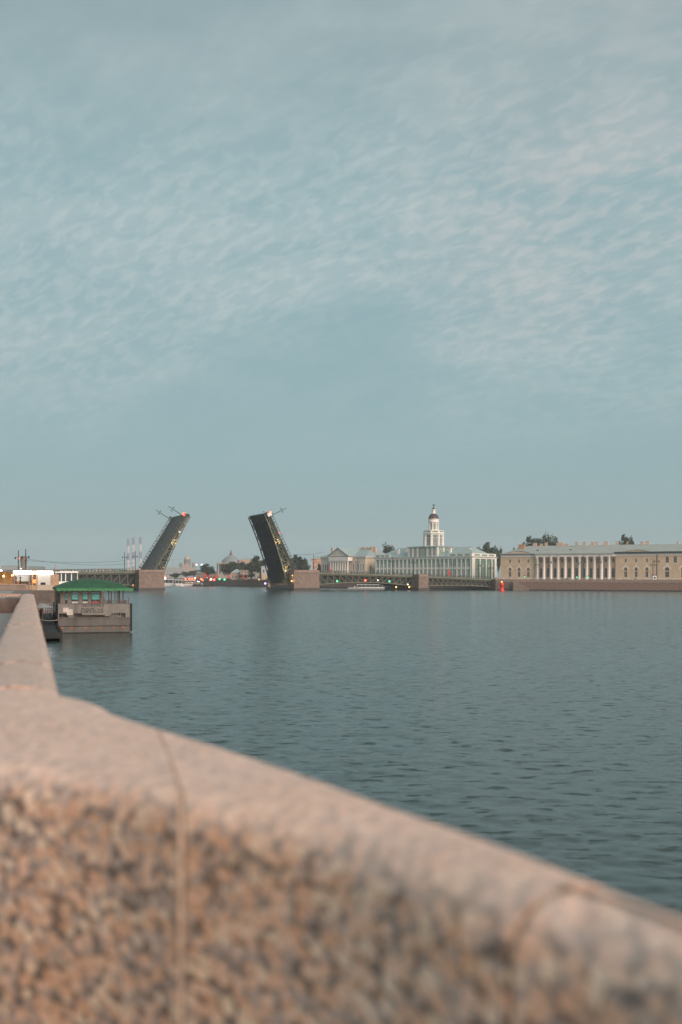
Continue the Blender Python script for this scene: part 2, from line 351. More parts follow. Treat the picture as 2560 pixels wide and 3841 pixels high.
# straight run towards the landing
dirf = Vector((-.3125, 1)).normalized(); nrm = Vector((-dirf.y, dirf.x))
F0 = flat(230, 2582, .70)
s = 0.05; ln = [1.9, 2.6, 2.3, 2.5, 2.8, 2.4, 2.6, 2.5, 2.7, 2.4, 2.6, 2.5, 2.7, 2.6, 2.5, 2.6, 2.4]
END = 41.0
for i, l_ in enumerate(ln):
    if s+l_ > END: l_ = END-s
    if l_ < .3: break
    a = F0+dirf*(s+.006); b = F0+dirf*(s+l_-.006); dz = random.uniform(-.008, .008); w = .56+random.uniform(-.01, .01)
    block([a+nrm*w, b+nrm*w], [a, b], par, M_GR2, zt=TOP+dz, ri=.11, ro=.11, crown=.025)
    s += l_
# return wall at the end of the run, its dark face towards us
ret = thing('return_parapet', 'dark weathered granite return wall at the far end of the pavement', 'parapet')
Ee = F0+dirf*(END-.3)+nrm*.57
for i in range(4):
    a = Ee+nrm*(i*2.4+.006); b = Ee+nrm*((i+1)*2.4-.006)
    mb = MB(); z1 = TOP-.02+.01*(i % 2)
    mb.poly([(*a, PAVE-.05), (*b, PAVE-.05), (*(b+dirf*.5), PAVE-.05), (*(a+dirf*.5), PAVE-.05)], (0, 0, z1-.14-PAVE)).build('granite_block', M_DGR, ret)
    mb = MB(); mb.poly([(*(a-dirf*.05), z1-.09), (*(b-dirf*.05), z1-.09), (*(b+dirf*.55), z1-.09), (*(a+dirf*.55), z1-.09)], (0, 0, .12)).build('coping_stone', M_GR2, ret)
# pavement: base sheet with real slabs where they can be told apart
mb = MB(); st = F0+nrm*.3+dirf*.6; LOW = PAVE-.32                      # the bay behind the bend lies two steps lower
mb.add([(1.8, -6, LOW), (1.8, 1.35, LOW), (-.1, 3.2, LOW), (-1.9, 4.4, LOW), (*st, LOW), (*(st+nrm*30), LOW), (-30, -6, LOW)], [tuple(range(7))])
mb.poly([(*st, LOW), (*(st+dirf*.35), LOW), (*(st+dirf*.35+nrm*30), LOW), (*(st+nrm*30), LOW)], (0, 0, .16))
mb.add([(*(st+dirf*.35), LOW), (*(st+dirf*.35+nrm*30), LOW), (*(st+dirf*.35+nrm*30), PAVE), (*(st+dirf*.35), PAVE)], [(0, 1, 2, 3)])
st2 = st+dirf*.35
mb.add([(*st2, PAVE), (*(F0+nrm*.3+dirf*140), PAVE), (-160, 140, PAVE), (*(st2+nrm*120), PAVE)], [(0, 1, 2, 3)])
pv = tag(mb.build('embankment_pavement', M_PAVE), kind='structure')
sm = MB(); sm.box(-.392, .392, -.592, .592, 0, .03); slab = None
for i in range(26):
    for j in range(6):
        c = F0+dirf*(5+i*1.2)+nrm*(1.05+j*.8)
        if slab is None: slab = sm.build('paving_slab', M_PAVE, pv); o = slab
        else: o = dup(slab, pv, False)
        o.location = (c.x, c.y, PAVE+.002+random.uniform(-.004, .004)); o.rotation_euler = (0, 0, math.atan2(nrm.y, nrm.x)-math.pi)
# quay wall along the near bank, beyond the parapet run
M_QUAY = mat('quay_granite', (.16,.135,.12), .85, .3, 1.2, .4, stain=.4)
mb = MB(); q0 = F0+dirf*(END+.02); q1 = F0+dirf*150
mb.poly([(*q0, -1.5), (*q1, -1.5), (*(q1+nrm*2), -1.5), (*(q0+nrm*2), -1.5)], (0, 0, 1.5+PAVE+.05))
tag(mb.build('quay_wall', M_QUAY), kind='structure')
# ---------------------------------------------------------------- far bank land, embankment walls (setting)
M_EARTH = mat('street_ground', (.20,.20,.19), .9, .15, .2)
M_EMB = mat('embankment_granite', (.22,.145,.115), .85, .28, .55, .5, stain=.45)
M_EMB2 = mat('embankment_coping', (.27,.205,.17), .8, .2, 1.0, .2)
M_WET = mat('wet_stone', (.045,.045,.045), .5, .3, .8)
GZ = 5.0
EMB = [(260, 458), (168.7, 492), (82, 527), (70, 556), (60, 580), (-29, 664), (-80, 762), (-120, 860), (-190, 1020), (-420, 1150)]
mb = MB(); pts = [(x, y+.3, GZ) for x, y in EMB]+[(-3500, 3600, GZ), (3500, 5200, GZ), (3500, 300, GZ)]
mb.add(pts, [tuple(range(len(pts)))]); tag(mb.build('far_bank_ground', M_EARTH), kind='structure')
mb = MB(); mb.add([(-166, 150, 4.2), (-180, 600, 4.2), (-420, 1150, 4.2), (-3500, 3600, 4.2), (-3500, 150, 4.2)], [(0, 1, 2, 3, 4)])
tag(mb.build('left_bank_ground', M_EARTH), kind='structure')
ew = bpy.data.objects.new('far_embankment', None); C.objects.link(ew); tag(ew, kind='structure')
for i in range(len(EMB)-1):
    a, b = Vector(EMB[i]), Vector(EMB[i+1]); d = (b-a).normalized(); n_ = Vector((-d.y, d.x))
    if n_.dot(-a) < 0: n_ = -n_                           # towards the river
    def strip(name, m, o0, o1, z0, z1):
        MB().poly([(*(a+n_*o0), z0), (*(b+n_*o0), z0), (*(b+n_*o1), z0), (*(a+n_*o1), z0)], (0, 0, z1-z0)).build(name, m, ew)
    ex = .15 if i < 2 else 0
    strip('wet_course', M_WET, -1, .32, -1.5, .55)
    strip('wall_face', M_EMB, -1, .1, .5, 4.3)
    strip('cornice', M_EMB2, -1, .35, 4.3, 4.65)
    strip('parapet', M_EMB2, -.3, .12, 4.65, 5.85)
    if i == 1:                                            # ashlar courses proud of the wall, big enough to be seen
        Ln = (b-a).length; rz = math.atan2(d.y, d.x)
        sb = MB(); sb.box(.03, 4.15, -.06, .06, .0, .70); first = None
        for r_ in range(5):
            x = -2.1 if r_ % 2 else 0.0
            while x < Ln-4.3:
                if x >= 0:
                    p = a+d*x+n_*.13
                    if first is None: first = o = sb.build('ashlar_block', M_EMB, ew)
                    else: o = dup(first, ew, False)
                    o.location = (p.x, p.y, .6+r_*.74); o.rotation_euler = (0, 0, rz)
                x += 4.2
# left bank beyond the landing
lb = [(-52, 160), (-145, 440), (-185, 640), (-420, 1150)]
mb = MB()
for i in range(3):
    a, b = Vector(lb[i]), Vector(lb[i+1]); d = (b-a).normalized(); n_ = Vector((d.y, -d.x))
    mb.poly([(*a, -1.5), (*b, -1.5), (*(b-n_*14), -1.5), (*(a-n_*14), -1.5)], (0, 0, 1.5+5.0))
tag(mb.build('left_embankment', M_QUAY), kind='structure')

# ---------------------------------------------------------------- landing barge
M_STEEL = mat('grey_hull_paint', (.105,.10,.092), .6, .22, .9, .1, stain=.6)
M_STEEL2 = mat('light_bulwark_paint', (.18,.17,.155), .6, .25, 1.1, .1, stain=.6)
M_BLACK = mat('black_rubber', (.015,.017,.018), .7, .2, 3)
M_DARK = mat('dark_interior', (.02,.026,.026), .8, .3, 2)
M_GREEN = mat('green_awning', (.022,.09,.044), .75, .3, 1.6, .1, vstretch=.4)
M_GREEN2 = mat('faded_green_awning', (.05,.19,.085), .75, .2, 1.6)
M_FRAME = mat('cabin_frame', (.22,.19,.165), .6, .15, 3)
M_TEAL = mat('teal_poster', (.05,.40,.38), .4, .5, 2.2, vstretch=.25)
M_WHITE = mat('white_paint', (.74,.74,.72), .5, .08, 1.2)
M_RUST = mat('rust', (.36,.12,.05), .9, .4, 5)
M_POST = mat('post_paint', (.10,.075,.06), .6, .2, 3)
M_INK = mat('lettering', (.05,.05,.052), .7, .2, 6)
BR = math.atan2(.298, .955)
barge = thing('landing_barge', 'grey steel landing barge with scalloped green awning moored beside the quay', 'barge', (-26.9, 94.7, 0), BR)
def P(mbuild, name, m, parent=None): return mbuild.build(name, m, parent or barge)
LB = 24.0
mb = MB(); mb.box(0, 6.75, 0, LB, -.6, 1.40); P(mb, 'hull', M_STEEL)
mb = MB(); mb.box(-.05, 6.80, -.05, .12, 1.40, 1.52); P(mb, 'rubbing_strake', M_STEEL)
mb = MB(); mb.box(-.02, 6.72, -.045, -.002, .66, .71); P(mb, 'weld_seam', M_DARK)
mb = MB(); mb.box(0, 6.75, -.03, -.001, -.3, .10); P(mb, 'waterline_band', M_BLACK)
mb = MB(); mb.box(6.752, 6.93, -.08, .2, .15, 2.85); P(mb, 'corner_fender', M_BLACK)
for x in (.35, 1.25, 2.55, 3.85, 5.2, 6.1):
    mb = MB(); w = random.uniform(.05, .13); mb.poly([(x-w, -.012, .45), (x+w, -.012, .47), (x+w*1.3, -.012, .58), (x, -.012, .63), (x-w*1.2, -.012, .56)], (0, .008, 0)); P(mb, 'rust_patch', M_RUST)
# bulwark: plate with the low freeing slots and the arched cut-out on the right
mb = MB()
def plate(x0, x1, z0, z1): mb.box(x0, x1, 0.02, .10, z0, z1)
plate(0, 6.75, 1.90, 2.82); plate(0, .10, 1.52, 1.9); plate(6.28, 6.75, 1.52, 1.90); plate(.95, 1.45, 1.52, 1.9); plate(4.35, 4.75, 1.62, 1.9); plate(2.2, 4.35, 1.74, 1.9)
mb.poly([(4.75, .02, 1.9), (5.05, .02, 1.9), (4.75, .02, 1.62)], (0, .08, 0))
P(mb, 'bulwark', M_STEEL2)
mb = MB(); mb.box(0, .1, .12, LB, 1.52, 2.5); mb.box(6.65, 6.75, .12, LB, 1.52, 2.3); P(mb, 'side_bulwark', M_STEEL)
mb = MB(); mb.box(.1, 6.65, .12, LB, 1.40, 1.50); P(mb, 'deck', M_FRAME)
mb = MB(); mb.box(-.03, 6.78, -.02, .15, 2.82, 2.87); P(mb, 'bulwark_rail', M_STEEL)
mb = MB()
for i in range(9): mb.tube((4.9+i*.16, .5, 1.5), (4.86+i*.16, .5, 2.2), .022, n=6)
P(mb, 'inner_rail', M_WHITE)
mb = MB(); mb.box(.45, .95, -.012, .015, 2.02, 2.45); mb.box(.8, 1.35, -.015, .014, 1.75, 2.3); P(mb, 'repair_patch', mat('patch_paint', (.50,.47,.43), .6, .2, 3))
# lettering
def text(body, size, parent, m, loc, rot, name='lettering', extr=.008, spacing=1.0, align='LEFT'):
    c = bpy.data.curves.new('lettering', 'FONT'); c.body = body; c.size = size; c.extrude = extr; c.space_character = spacing; c.align_x = align; c.offset = size*.022
    o = bpy.data.objects.new('lettering_source', c); C.objects.link(o)
    me = bpy.data.meshes.new_from_object(o.evaluated_get(bpy.context.evaluated_depsgraph_get()))
    C.objects.unlink(o); bpy.data.objects.remove(o)
    me.materials.clear(); me.materials.append(m)
    q = link(name, me, parent, loc); q.rotation_euler = rot; return q
text('50147902', .45, barge, M_INK, (2.22, .012, 2.52), (R(90), 0, 0), spacing=1.16)
text('ПРП-25', .56, barge, M_INK, (2.10, .012, 1.96), (R(90), 0, 0), spacing=1.14)
# cabin
mb = MB(); CX0, CX1, CY, CZ0, CZ1 = .25, 4.1, 1.1, 1.5, 4.35
holes = [(.65, .92), (1.25, 1.95), (2.25, 2.85), (3.1, 3.98)]
xs = [CX0]+[v for h_ in holes for v in h_]+[CX1]
for i in range(0, len(xs), 2): mb.box(xs[i], xs[i+1], CY, CY+.1, CZ0, CZ1)
for a, b in holes: mb.box(a, b, CY, CY+.1, CZ0, 2.75); mb.box(a, b, CY, CY+.1, 4.22, CZ1)
mb.box(CX0, CX0+.1, CY+.1, 14, CZ0, CZ1); mb.box(CX1-.1, CX1, CY+.1, 14, CZ0, CZ1)
P(mb, 'cabin_wall', M_FRAME)
M_PANE = mat('dusk_glass', (.03,.045,.05), .15, .3, 1, spec=.6)
M_PAPER = mat('pale_notice', (.55,.55,.53), .6, .3, 6)
M_RED = mat('red_print', (.40,.09,.07), .6, .4, 5)
for i, (a, b) in enumerate(holes):
    w = MB(); w.box(a+.02, b-.02, CY+.05, CY+.07, 2.75, 4.22); q = P(w, 'window', M_PANE)
    if i == 0:
        w = MB(); w.box(a+.06, b-.06, CY+.03, CY+.045, 3.15, 3.75); P(w, 'poster', M_TEAL, q); continue
    w = MB(); w.box(a+.06, b-.06, CY+.030, CY+.045, 3.20, 3.78); P(w, 'poster', M_TEAL, q)
    w = MB(); w.box(a+.10, b-.10, CY+.030, CY+.045, 3.95, 4.15); P(w, 'red_notice', M_RED, q)
    w = MB(); w.box(a+.06, b-.06, CY+.030, CY+.045, 3.82, 3.91); P(w, 'pale_notice', M_PAPER, q)
    w = MB(); w.box(a+.06, b-.06, CY+.030, CY+.045, 2.84, 3.02); P(w, 'price_board', M_PAPER if i < 3 else M_RED, q)
    for k in range(3): w = MB(); w.box(a+.14, b-.14, CY+.022, CY+.029, 3.30+k*.15, 3.35+k*.15); P(w, 'print_line', mat('pale_teal_print', (.35,.62,.58), .5, .2, 6) if (i, k) == (1, 0) else bpy.data.materials['pale_teal_print'], q)
# awning: a long hipped, bellied tent with a scalloped valance
def awning():
    X0, X1, Y0, Y1, Z0, ZT = -.15, 7.0, -.45, 17.5, 4.30, 5.22
    nx, ny = 29, 22; vs = []; mb = MB()
    for j in range(ny+1):
        for i in range(nx+1):
            u, v = i/nx, j/ny; x = X0+(X1-X0)*u; y = Y0+(Y1-Y0)*v
            e = min(u, 1-u)*2; f = min(v*(Y1-Y0)/3.2, (1-v)*(Y1-Y0)/3.2, 1)
            z = Z0+(ZT-Z0)*(math.sin(min(e, 1)*math.pi/2)**.8)*(math.sin(f*math.pi/2)**.55)
            z -= .03*abs(math.sin(u*math.pi*7))*(e < .95)
            vs.append((x, y, z))
    W_ = nx+1
    mb.add(vs, [(j*W_+i, j*W_+i+1, (j+1)*W_+i+1, (j+1)*W_+i) for j in range(ny) for i in range(nx)], True)
    aw = P(mb, 'awning', M_GREEN)
    def val(p, q, n, name):
        p, q = Vector(p), Vector(q); m2 = MB(); k = 6; vs = []
        for i in range(n*k+1):
            c = p+(q-p)*(i/(n*k)); t = (i % k)/k; dz = .20+.075*math.sin(math.pi*t)
            vs += [c+Vector((0, 0, .01)), c-Vector((0, 0, dz))]
        m2.add(vs, [(2*i, 2*i+1, 2*i+3, 2*i+2) for i in range(n*k)]); P(m2, name, M_GREEN2, aw)
    val((X0, Y0, Z0), (X1, Y0, Z0), 15, 'valance'); val((X0, Y0, Z0), (X0, Y1, Z0), 34, 'valance'); val((X1, Y0, Z0), (X1, Y1, Z0), 34, 'valance')
    return aw
awning()
for x, y in ((4.75, .6), (5.0, .6), (5.55, .6), (5.78, .6), (6.4, 4), (6.4, 9), (6.4, 14), (.0, 6), (0, 12)):
    mb = MB(); mb.tube((x, y, 1.5), (x, y, 4.35), .045); P(mb, 'post', M_POST)
for a, b in ((4.75, 5.0), (5.55, 5.78)): mb = MB(); mb.bar((a, .6, 3.1), (b, .6, 3.1), .05); P(mb, 'post_brace', M_POST)
for x in (4.3, 6.05, 6.6):
    mb = MB(); mb.box(x-.04, x+.04, .25, .33, 2.6, 3.45); P(mb, 'rail_post', M_POST)
mb = MB(); mb.bar((4.3, .3, 3.12), (6.6, .3, 3.12), .05); P(mb, 'rail', M_POST)
mb = MB()
for i in range(12): mb.bar((4.4+i*.18, .3, 2.6), (4.4+i*.18, .3, 3.1), .022)
P(mb, 'baluster', M_POST)
mb = MB(); mb.box(4.62, 4.78, .5, .7, 4.02, 4.25); P(mb, 'loudspeaker', M_BLACK)
mb = MB(); mb.box(-.08, .17, .4, .6, 3.45, 3.85); mb.tube((.05, .5, 1.5), (.05, .5, 3.45), .03); P(mb, 'lamp_box', M_BLACK)
mb = MB()
for i in range(5): mb.lathe([(.02, .9), (.36, .9), (.36, 1.16), (.02, 1.16)], 14, (0, 0))
tyre = []
for i, (y, z) in enumerate(((2.5, .5), (5.2, .7), (8.0, .5), (11.5, .6))):
    w = MB(); n = 14; vs = []
    for k in range(n):
        t = 2*math.pi*k/n
        for r_, dx in ((.24, -.04), (.24, -.18), (.42, -.18), (.42, -.04)): vs.append((dx, y+r_*math.cos(t), z+.35+r_*math.sin(t)))
    w.add(vs, [(k*4+c, k*4+(c+1) % 4, ((k+1) % n)*4+(c+1) % 4, ((k+1) % n)*4+c) for k in range(n) for c in range(4)], True)
    P(w, 'tyre_fender', M_BLACK)
# potted red flowers on the barge rail
M_FLOW = mat('red_flowers', (.42,.05,.06), .8, .4, 9); M_LEAF = mat('leaf_green', (.055,.085,.04), .85, .35, 4)
for i, x in enumerate((4.85, 6.2)):
    w = thing('flower_pot', ['pot of red flowers beside the barge awning posts', 'pot of red flowers near the right end of the barge rail'][i], 'flower pot', (0, 0, 0), 0, 'flower pots on the barge')
    c = Vector((-26.9, 94.7, 0))+Vector((x*math.cos(BR)-.75*math.sin(BR), x*math.sin(BR)+.75*math.cos(BR), 2.87)); w.location = c
    w.location.z = 1.5
    MB().lathe([(.10, 0), (.17, 1.15), (.15, 1.2)], 10).build('pot', M_POST, w)
    q = MB()
    for k in range(70):
        p = Vector((random.gauss(0, .15), random.gauss(0, .12), 1.2+abs(random.gauss(.18, .12)))); d = Vector((random.uniform(-1, 1), random.uniform(-1, 1), random.uniform(-1, 1)))*.07; e = d.cross(Vector((random.uniform(-1, 1), 1, .3)))
        q.k = int(random.random() < .55); q.add([p-d, p+e, p+d], [(0, 1, 2)])
    q.build('blossom', [M_LEAF, M_FLOW], w)
# mooring rope
rope = MB(); pA, pB = Vector((-28.1, 88, 2.6)), Vector((-26.9, 94.9, 1.3)); prev = None
for i in range(13):
    t = i/12; c = pA.lerp(pB, t)-Vector((0, 0, math.sin(t*math.pi)*.5))
    if prev: rope.tube(prev, c, .035, n=6)
    prev = c
tag(rope.build('mooring_rope', mat('rope', (.32,.29,.25), .9)), 'slack grey mooring rope between the quay and the barge', 'rope')

# ---------------------------------------------------------------- landing between the parapet and the barge
def bank(Yv, off): p = F0+dirf*((Yv-F0.y)/dirf.y); return Vector((p.x, p.y))-nrm*off
st = thing('landing_stage', 'dark lower landing stage between the quay and the green-roofed barge', 'landing stage', (*bank(84, 0), 0), math.atan2(dirf.y, dirf.x)-math.pi/2)
MB().box(.05, 2.2, -2, 44, .25, .75).build('deck', M_DARK, st)
MB().box(2.2, 2.4, -2, 44, -.5, .9).build('fender_beam', M_BLACK, st)
for i in range(7): MB().box(.4, .55, 1+i*6, 1.2+i*6, .75, 1.9).build('post', M_POST, st)
MB().box(.42, .5, 1, 40, 1.75, 1.85).build('rail', M_POST, st)
fence = thing('white_fence', 'low white picket fence on the landing beside the barge', 'fence', (*bank(104, .8), .75), 0)
for i in range(9): MB().box(i*.22, i*.22+.09, 0, .05, .9, 1.9).build('picket', M_WHITE, fence)
MB().box(-.05, 1.95, .06, .1, 1.2, 1.3).build('fence_rail', M_WHITE, fence)
um = thing('parasol', 'small grey parasol on the landing stage left of the barge', 'parasol', (*bank(90, .9), .75))
MB().tube((0, 0, 0), (0, 0, 2.1), .025).build('pole', M_POST, um)
MB().lathe([(1.0, 1.85), (.5, 2.08), (.03, 2.22)], 10).build('canopy', mat('grey_canvas', (.22,.25,.25), .8), um)
# ---------------------------------------------------------------- pier head with kiosk
mb = MB(); mb.box(-70, -36.2, 128, 152, -1.5, PAVE+.02)
ph = tag(mb.build('pier_head', M_QUAY), kind='structure')
lw = thing('low_granite_wall', 'low pale granite wall in front of the lit kiosk', 'wall', (-56, 130.2, PAVE))
for i in range(7): MB().box(i*2.1+.01, i*2.1+2.09, 0, .5, 0, .74).build('granite_block', M_EMB2, lw)
for i in range(7): MB().box(i*2.1+.01, i*2.1+2.09, -.06, .56, .742, .86).build('coping_stone', M_GR2, lw)
M_SIGN = mat('lit_sign', (.9,.9,.9), .4, emit=(1, .93, 1), es=5.0)
M_WARM = mat('warm_lamp', (.9,.7,.4), .4, emit=(1, .58, .2), es=9.0)
M_LITW = mat('lit_poster', (.42,.42,.38), .4, emit=(1, .86, .66), es=.16)
M_LITO = mat('orange_sign', (.8,.3,.1), .4, emit=(1, .28, .06), es=.9)
M_KIO = mat('kiosk_wood', (.42,.30,.20), .6, .2, 3)
ki = thing('ticket_kiosk', 'lit ticket kiosk with bright white sign boxes behind the low granite wall', 'kiosk', (-44.1, 134, PAVE))
MB().box(0, 5.4, .5, 2.6, 0, .7).build('base', M_KIO, ki)
MB().box(-.1, 5.5, 0, 2.7, 2.55, 2.75).build('roof', M_FRAME, ki)
MB().box(0, 5.4, 2.5, 2.6, .7, 2.2).build('back_wall', M_KIO, ki)
MB().box(.0, 2.5, -.05, .12, 2.13, 2.6).build('sign_box', M_SIGN, ki)
MB().box(3.05, 5.3, -.05, .12, 2.13, 2.6).build('sign_box', M_SIGN, ki)
MB().lathe([(.02, 2.15), (.2, 2.25), (.2, 2.5), (.02, 2.6)], 10, (2.78, 0)).build('warm_lamp', M_WARM, ki)
for x in (.03, 2.0, 2.42, 3.0, 4.95, 5.3): MB().box(x-.07, x+.07, .42, .56, .0, 2.2).build('post', M_KIO if x > 2 else M_FRAME, ki)
q = MB().box(3.12, 4.85, .45, .52, .72, 2.1).build('lit_window', M_LITW, ki)
MB().box(3.55, 4.2, .40, .44, .75, 1.05).build('dark_print', M_DARK, q)
MB().box(2.48, 2.92, .40, .5, .95, 1.45).build('orange_board', M_LITO, ki)
q = MB().box(.1, 1.95, .9, .95, 1.2, 2.05).build('lit_window', M_LITW, ki)
MB().box(3.1, 5.25, .36, .5, 0, .69).build('front_panel', mat('front_panel', (.50,.42,.34), .6, .15, 2), ki)
ca = thing('open_cafe', 'warm-lit open cafe with glowing lamps at the left edge', 'cafe', (-49.5, 136, PAVE))
MB().box(0, 5.2, 0, 4, 2.45, 2.6).build('roof', M_FRAME, ca)
MB().box(0, 5.2, 3.9, 4, 0, 2.45).build('back_wall', mat('warm_wall', (.62,.42,.24), .7, .3, 1.5), ca)
for x in (.05, 1.8, 3.5, 4.6, 5.1): MB().box(x-.06, x+.06, .1, .22, 0, 2.45).build('post', M_KIO, ca)
for i, x in enumerate((1.2, 1.7, 2.3, 3.0, 4.3, 4.75)):
    MB().lathe([(.02, 0), (.13, .06), (.15, .16), (.08, .28), (.02, .3)], 10, (x, 1.0+.3*(i % 2))).build('lamp', M_WARM, ca, (0, 0, 1.75+.1*(i % 3)))
for x, y, z, e, c, r_ in ((-46.5, 137.5, PAVE+1.9, 60, (1, .55, .2), .3), (-41.3, 133.0, PAVE+1.9, 7, (1, .9, .9), .4)):
    l_ = bpy.data.lights.new('cafe_light', 'POINT'); l_.energy = e; l_.color = c; l_.shadow_soft_size = r_
    o = bpy.data.objects.new('cafe_light', l_); C.objects.link(o); o.location = (x, y, z)
# guests: one continuous skinned body each
def person(loc, rz, label, coat, seated=False, k=1.0):
    me = bpy.data.meshes.new('body')
    if seated: J = [(0,0,.50),(0,.02,.75),(0,.04,1.02),(0,.02,1.13),(0,-.01,1.30),(.18,.03,1.0),(.24,-.02,.74),(.16,-.22,.70),(-.18,.03,1.0),(-.24,-.02,.74),(-.16,-.22,.70),(.10,0,.48),(.12,-.42,.48),(.12,-.40,.06),(.12,-.52,.03),(-.10,0,.48),(-.12,-.42,.48),(-.12,-.40,.06),(-.12,-.52,.03)]
    else: J = [(0,0,.95),(0,.01,1.18),(0,.02,1.40),(0,.01,1.50),(0,-.01,1.66),(.18,.01,1.38),(.23,.03,1.10),(.20,-.12,.90),(-.18,.01,1.38),(-.23,.03,1.10),(-.21,-.08,.86),(.09,0,.90),(.11,-.02,.50),(.11,.03,.08),(.12,-.12,.03),(-.09,0,.90),(-.10,.0,.50),(-.11,.04,.08),(-.12,-.11,.03)]
    rad = [.15,.14,.15,.055,.105,.07,.05,.04,.07,.05,.04,.095,.065,.05,.04,.095,.065,.05,.04]
    E = [(0,1),(1,2),(2,3),(3,4),(2,5),(5,6),(6,7),(2,8),(8,9),(9,10),(0,11),(11,12),(12,13),(13,14),(0,15),(15,16),(16,17),(17,18)]
    me.from_pydata(J, E, []); o = bpy.data.objects.new('person', me); C.objects.link(o); me.materials.append(coat)
    md = o.modifiers.new('skin', 'SKIN'); md.use_smooth_shade = True
    for i, v in enumerate(me.skin_vertices[0].data): v.radius = (rad[i], rad[i]*.8); v.use_root = (i == 0)
    o.modifiers.new('sub', 'SUBSURF').render_levels = 1
    o.location = loc; o.rotation_euler = (0, 0, rz); o.scale = (k,)*3
    tag(o, label, 'person', 'guests by the kiosk')
    hd = MB(); hd.lathe([(.01, -.1), (.09, -.05), (.112, .02), (.10, .09), (.04, .13), (.01, .135)], 10); q = hd.build('hair', M_DARK, o, (0, .015, (1.30 if seated else 1.66)+.02))
M_C1 = mat('dark_coat', (.02,.02,.025), .8); M_C2 = mat('brown_coat', (.07,.045,.035), .8); M_C3 = mat('red_jacket', (.22,.05,.05), .8)
person((-48.55, 135, PAVE), .4, 'person in a dark coat at the left edge of the warm cafe', M_C1)
person((-47.6, 135.2, PAVE), -.6, 'person in a dark coat standing under the cafe lamps, second from left', M_C1, k=.97)
person((-43.2, 132.4, PAVE), 1.6, 'person in a red jacket in front of the left kiosk window', M_C3, k=.95)
person((-42.6, 132.2, PAVE), -1.2, 'person in a dark coat in front of the left kiosk window', M_C1)
person((*bank(99, .9), .75), 2.4, 'person in a brown coat on the landing beside the barge', M_C2)
# ---------------------------------------------------------------- excursion boats
def boat(name, label, loc, rz, Lg, W, H, group=None, warm=False, low=False, decks=1):
    b = thing(name, label, 'boat', loc, rz, group)
    n = 14; vs = []; fs = []
    for i in range(n+1):
        t = i/n; x = Lg*(t-.5); wv = W/2*min(1, (t*9)**.5, ((1-t)*3.2)**.6 if t < 1 else 0)
        sh = .35*max(0, t-.6)/.4
        for yy, z in ((-wv*.75, -.4), (-wv, H*.25+sh), (wv, H*.25+sh), (wv*.75, -.4)): vs.append((x, yy, z))
    for i in range(n):
        for c in range(4): fs.append((i*4+c, (i+1)*4+c, (i+1)*4+(c+1) % 4, i*4+(c+1) % 4))
    MB().add(vs, fs+[(0, 1, 2, 3)]).build('hull', M_WHITE, b)
    z0 = H*.25; ch = (H-z0)/decks
    for d_ in range(decks):
        x0, x1 = -Lg*.42+d_*Lg*.06, Lg*(.27-d_*.12); w = W/2*.8
        MB().box(x0, x1, -w, w, z0+d_*ch, z0+d_*ch+ch*.25).build('cabin', M_WHITE, b)
        gl = MB().box(x0+.1, x1-.1, -w+.05, w-.05, z0+d_*ch+ch*.25, z0+d_*ch+ch*.86).build('cabin_glass', mat('cabin_glass', (.05,.07,.075), .15, spec=.6) if 'cabin_glass' not in bpy.data.materials else bpy.data.materials['cabin_glass'], b)
        k = int((x1-x0)/2.2)
        for i in range(k+1):
            x = x0+(x1-x0)*i/k
            for s_ in (-1, 1): MB().box(x-.09, x+.09, s_*w-.05, s_*w+.05, z0+d_*ch+ch*.25, z0+d_*ch+ch*.86).build('window_post', M_WHITE, gl)
        for yy in (-w*.45, w*.1, w*.5): MB().box(x0+.02, x0+.14, yy-.08, yy+.08, z0+d_*ch+ch*.25, z0+d_*ch+ch*.86).build('window_post', M_WHITE, gl)
        if warm:
            for i in range(3): MB().lathe([(.02, 0), (.16, .08), (.16, .25), (.02, .33)], 8, (x0+(x1-x0)*(.2+.3*i), -w+.02)).build('cabin_lamp', M_WARM, b, (0, 0, z0+d_*ch+ch*.45))
        MB().box(x0-.3, x1+.4, -w-.15, w+.15, z0+d_*ch+ch*.86, z0+(d_+1)*ch).build('roof', M_WHITE, b)
    MB().box(Lg*.30, Lg*.36, -.3, .3, z0, z0+.9).build('bow_box', M_WHITE, b)
    return b
boat('passenger_boat', 'white passenger boat with warm cabin lights moored behind the green awning', (-51.5, 186, 0), R(107), 24, 4.6, 6.6, warm=True, decks=2)
# ---------------------------------------------------------------- the drawbridge
BA = R(24); ax = Vector((math.cos(BA), math.sin(BA))); bx_ = Vector((-math.sin(BA), math.cos(BA))); P0 = Vector((-87.7, 455.0)); BW = 27.0
def B(t, w=0.0, z=0.0): p = P0+ax*t+bx_*w; return Vector((p.x, p.y, z))
def zd(t): return 8.8-.00015*(t-38)**2
M_TR = mat('green_truss_paint', (.12,.135,.095), .55, .2, .6, stain=.3)
M_TRD = mat('shaded_girder', (.014,.024,.026), .6, .3, .5)  # shade among the inner steelwork put into a near-black colour
M_ASPH = mat('worn_asphalt', (.058,.066,.062), .8, .25, .25, .1, vstretch=.15)
M_ASPL = mat('lane_wear', (.085,.093,.087), .8, .25, .5)
M_RAILM = mat('rail_steel', (.20,.21,.20), .45, .1, 2)
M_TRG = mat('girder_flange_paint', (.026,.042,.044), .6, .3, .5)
M_IRON = mat('cast_iron', (.03,.038,.036), .6, .2, 1)
M_PIER = mat('pier_granite', (.215,.165,.138), .85, .25, .7, .4, stain=.3)
M_PIER2 = mat('pier_granite_cap', (.26,.195,.16), .85, .2, .8, .2)
M_REDL = mat('red_beacon', (.9,.1,.05), .4, emit=(1, .10, .045), es=5)
M_GRNL = mat('green_signal', (.1,.8,.4), .4, emit=(.12, 1, .42), es=1.6)
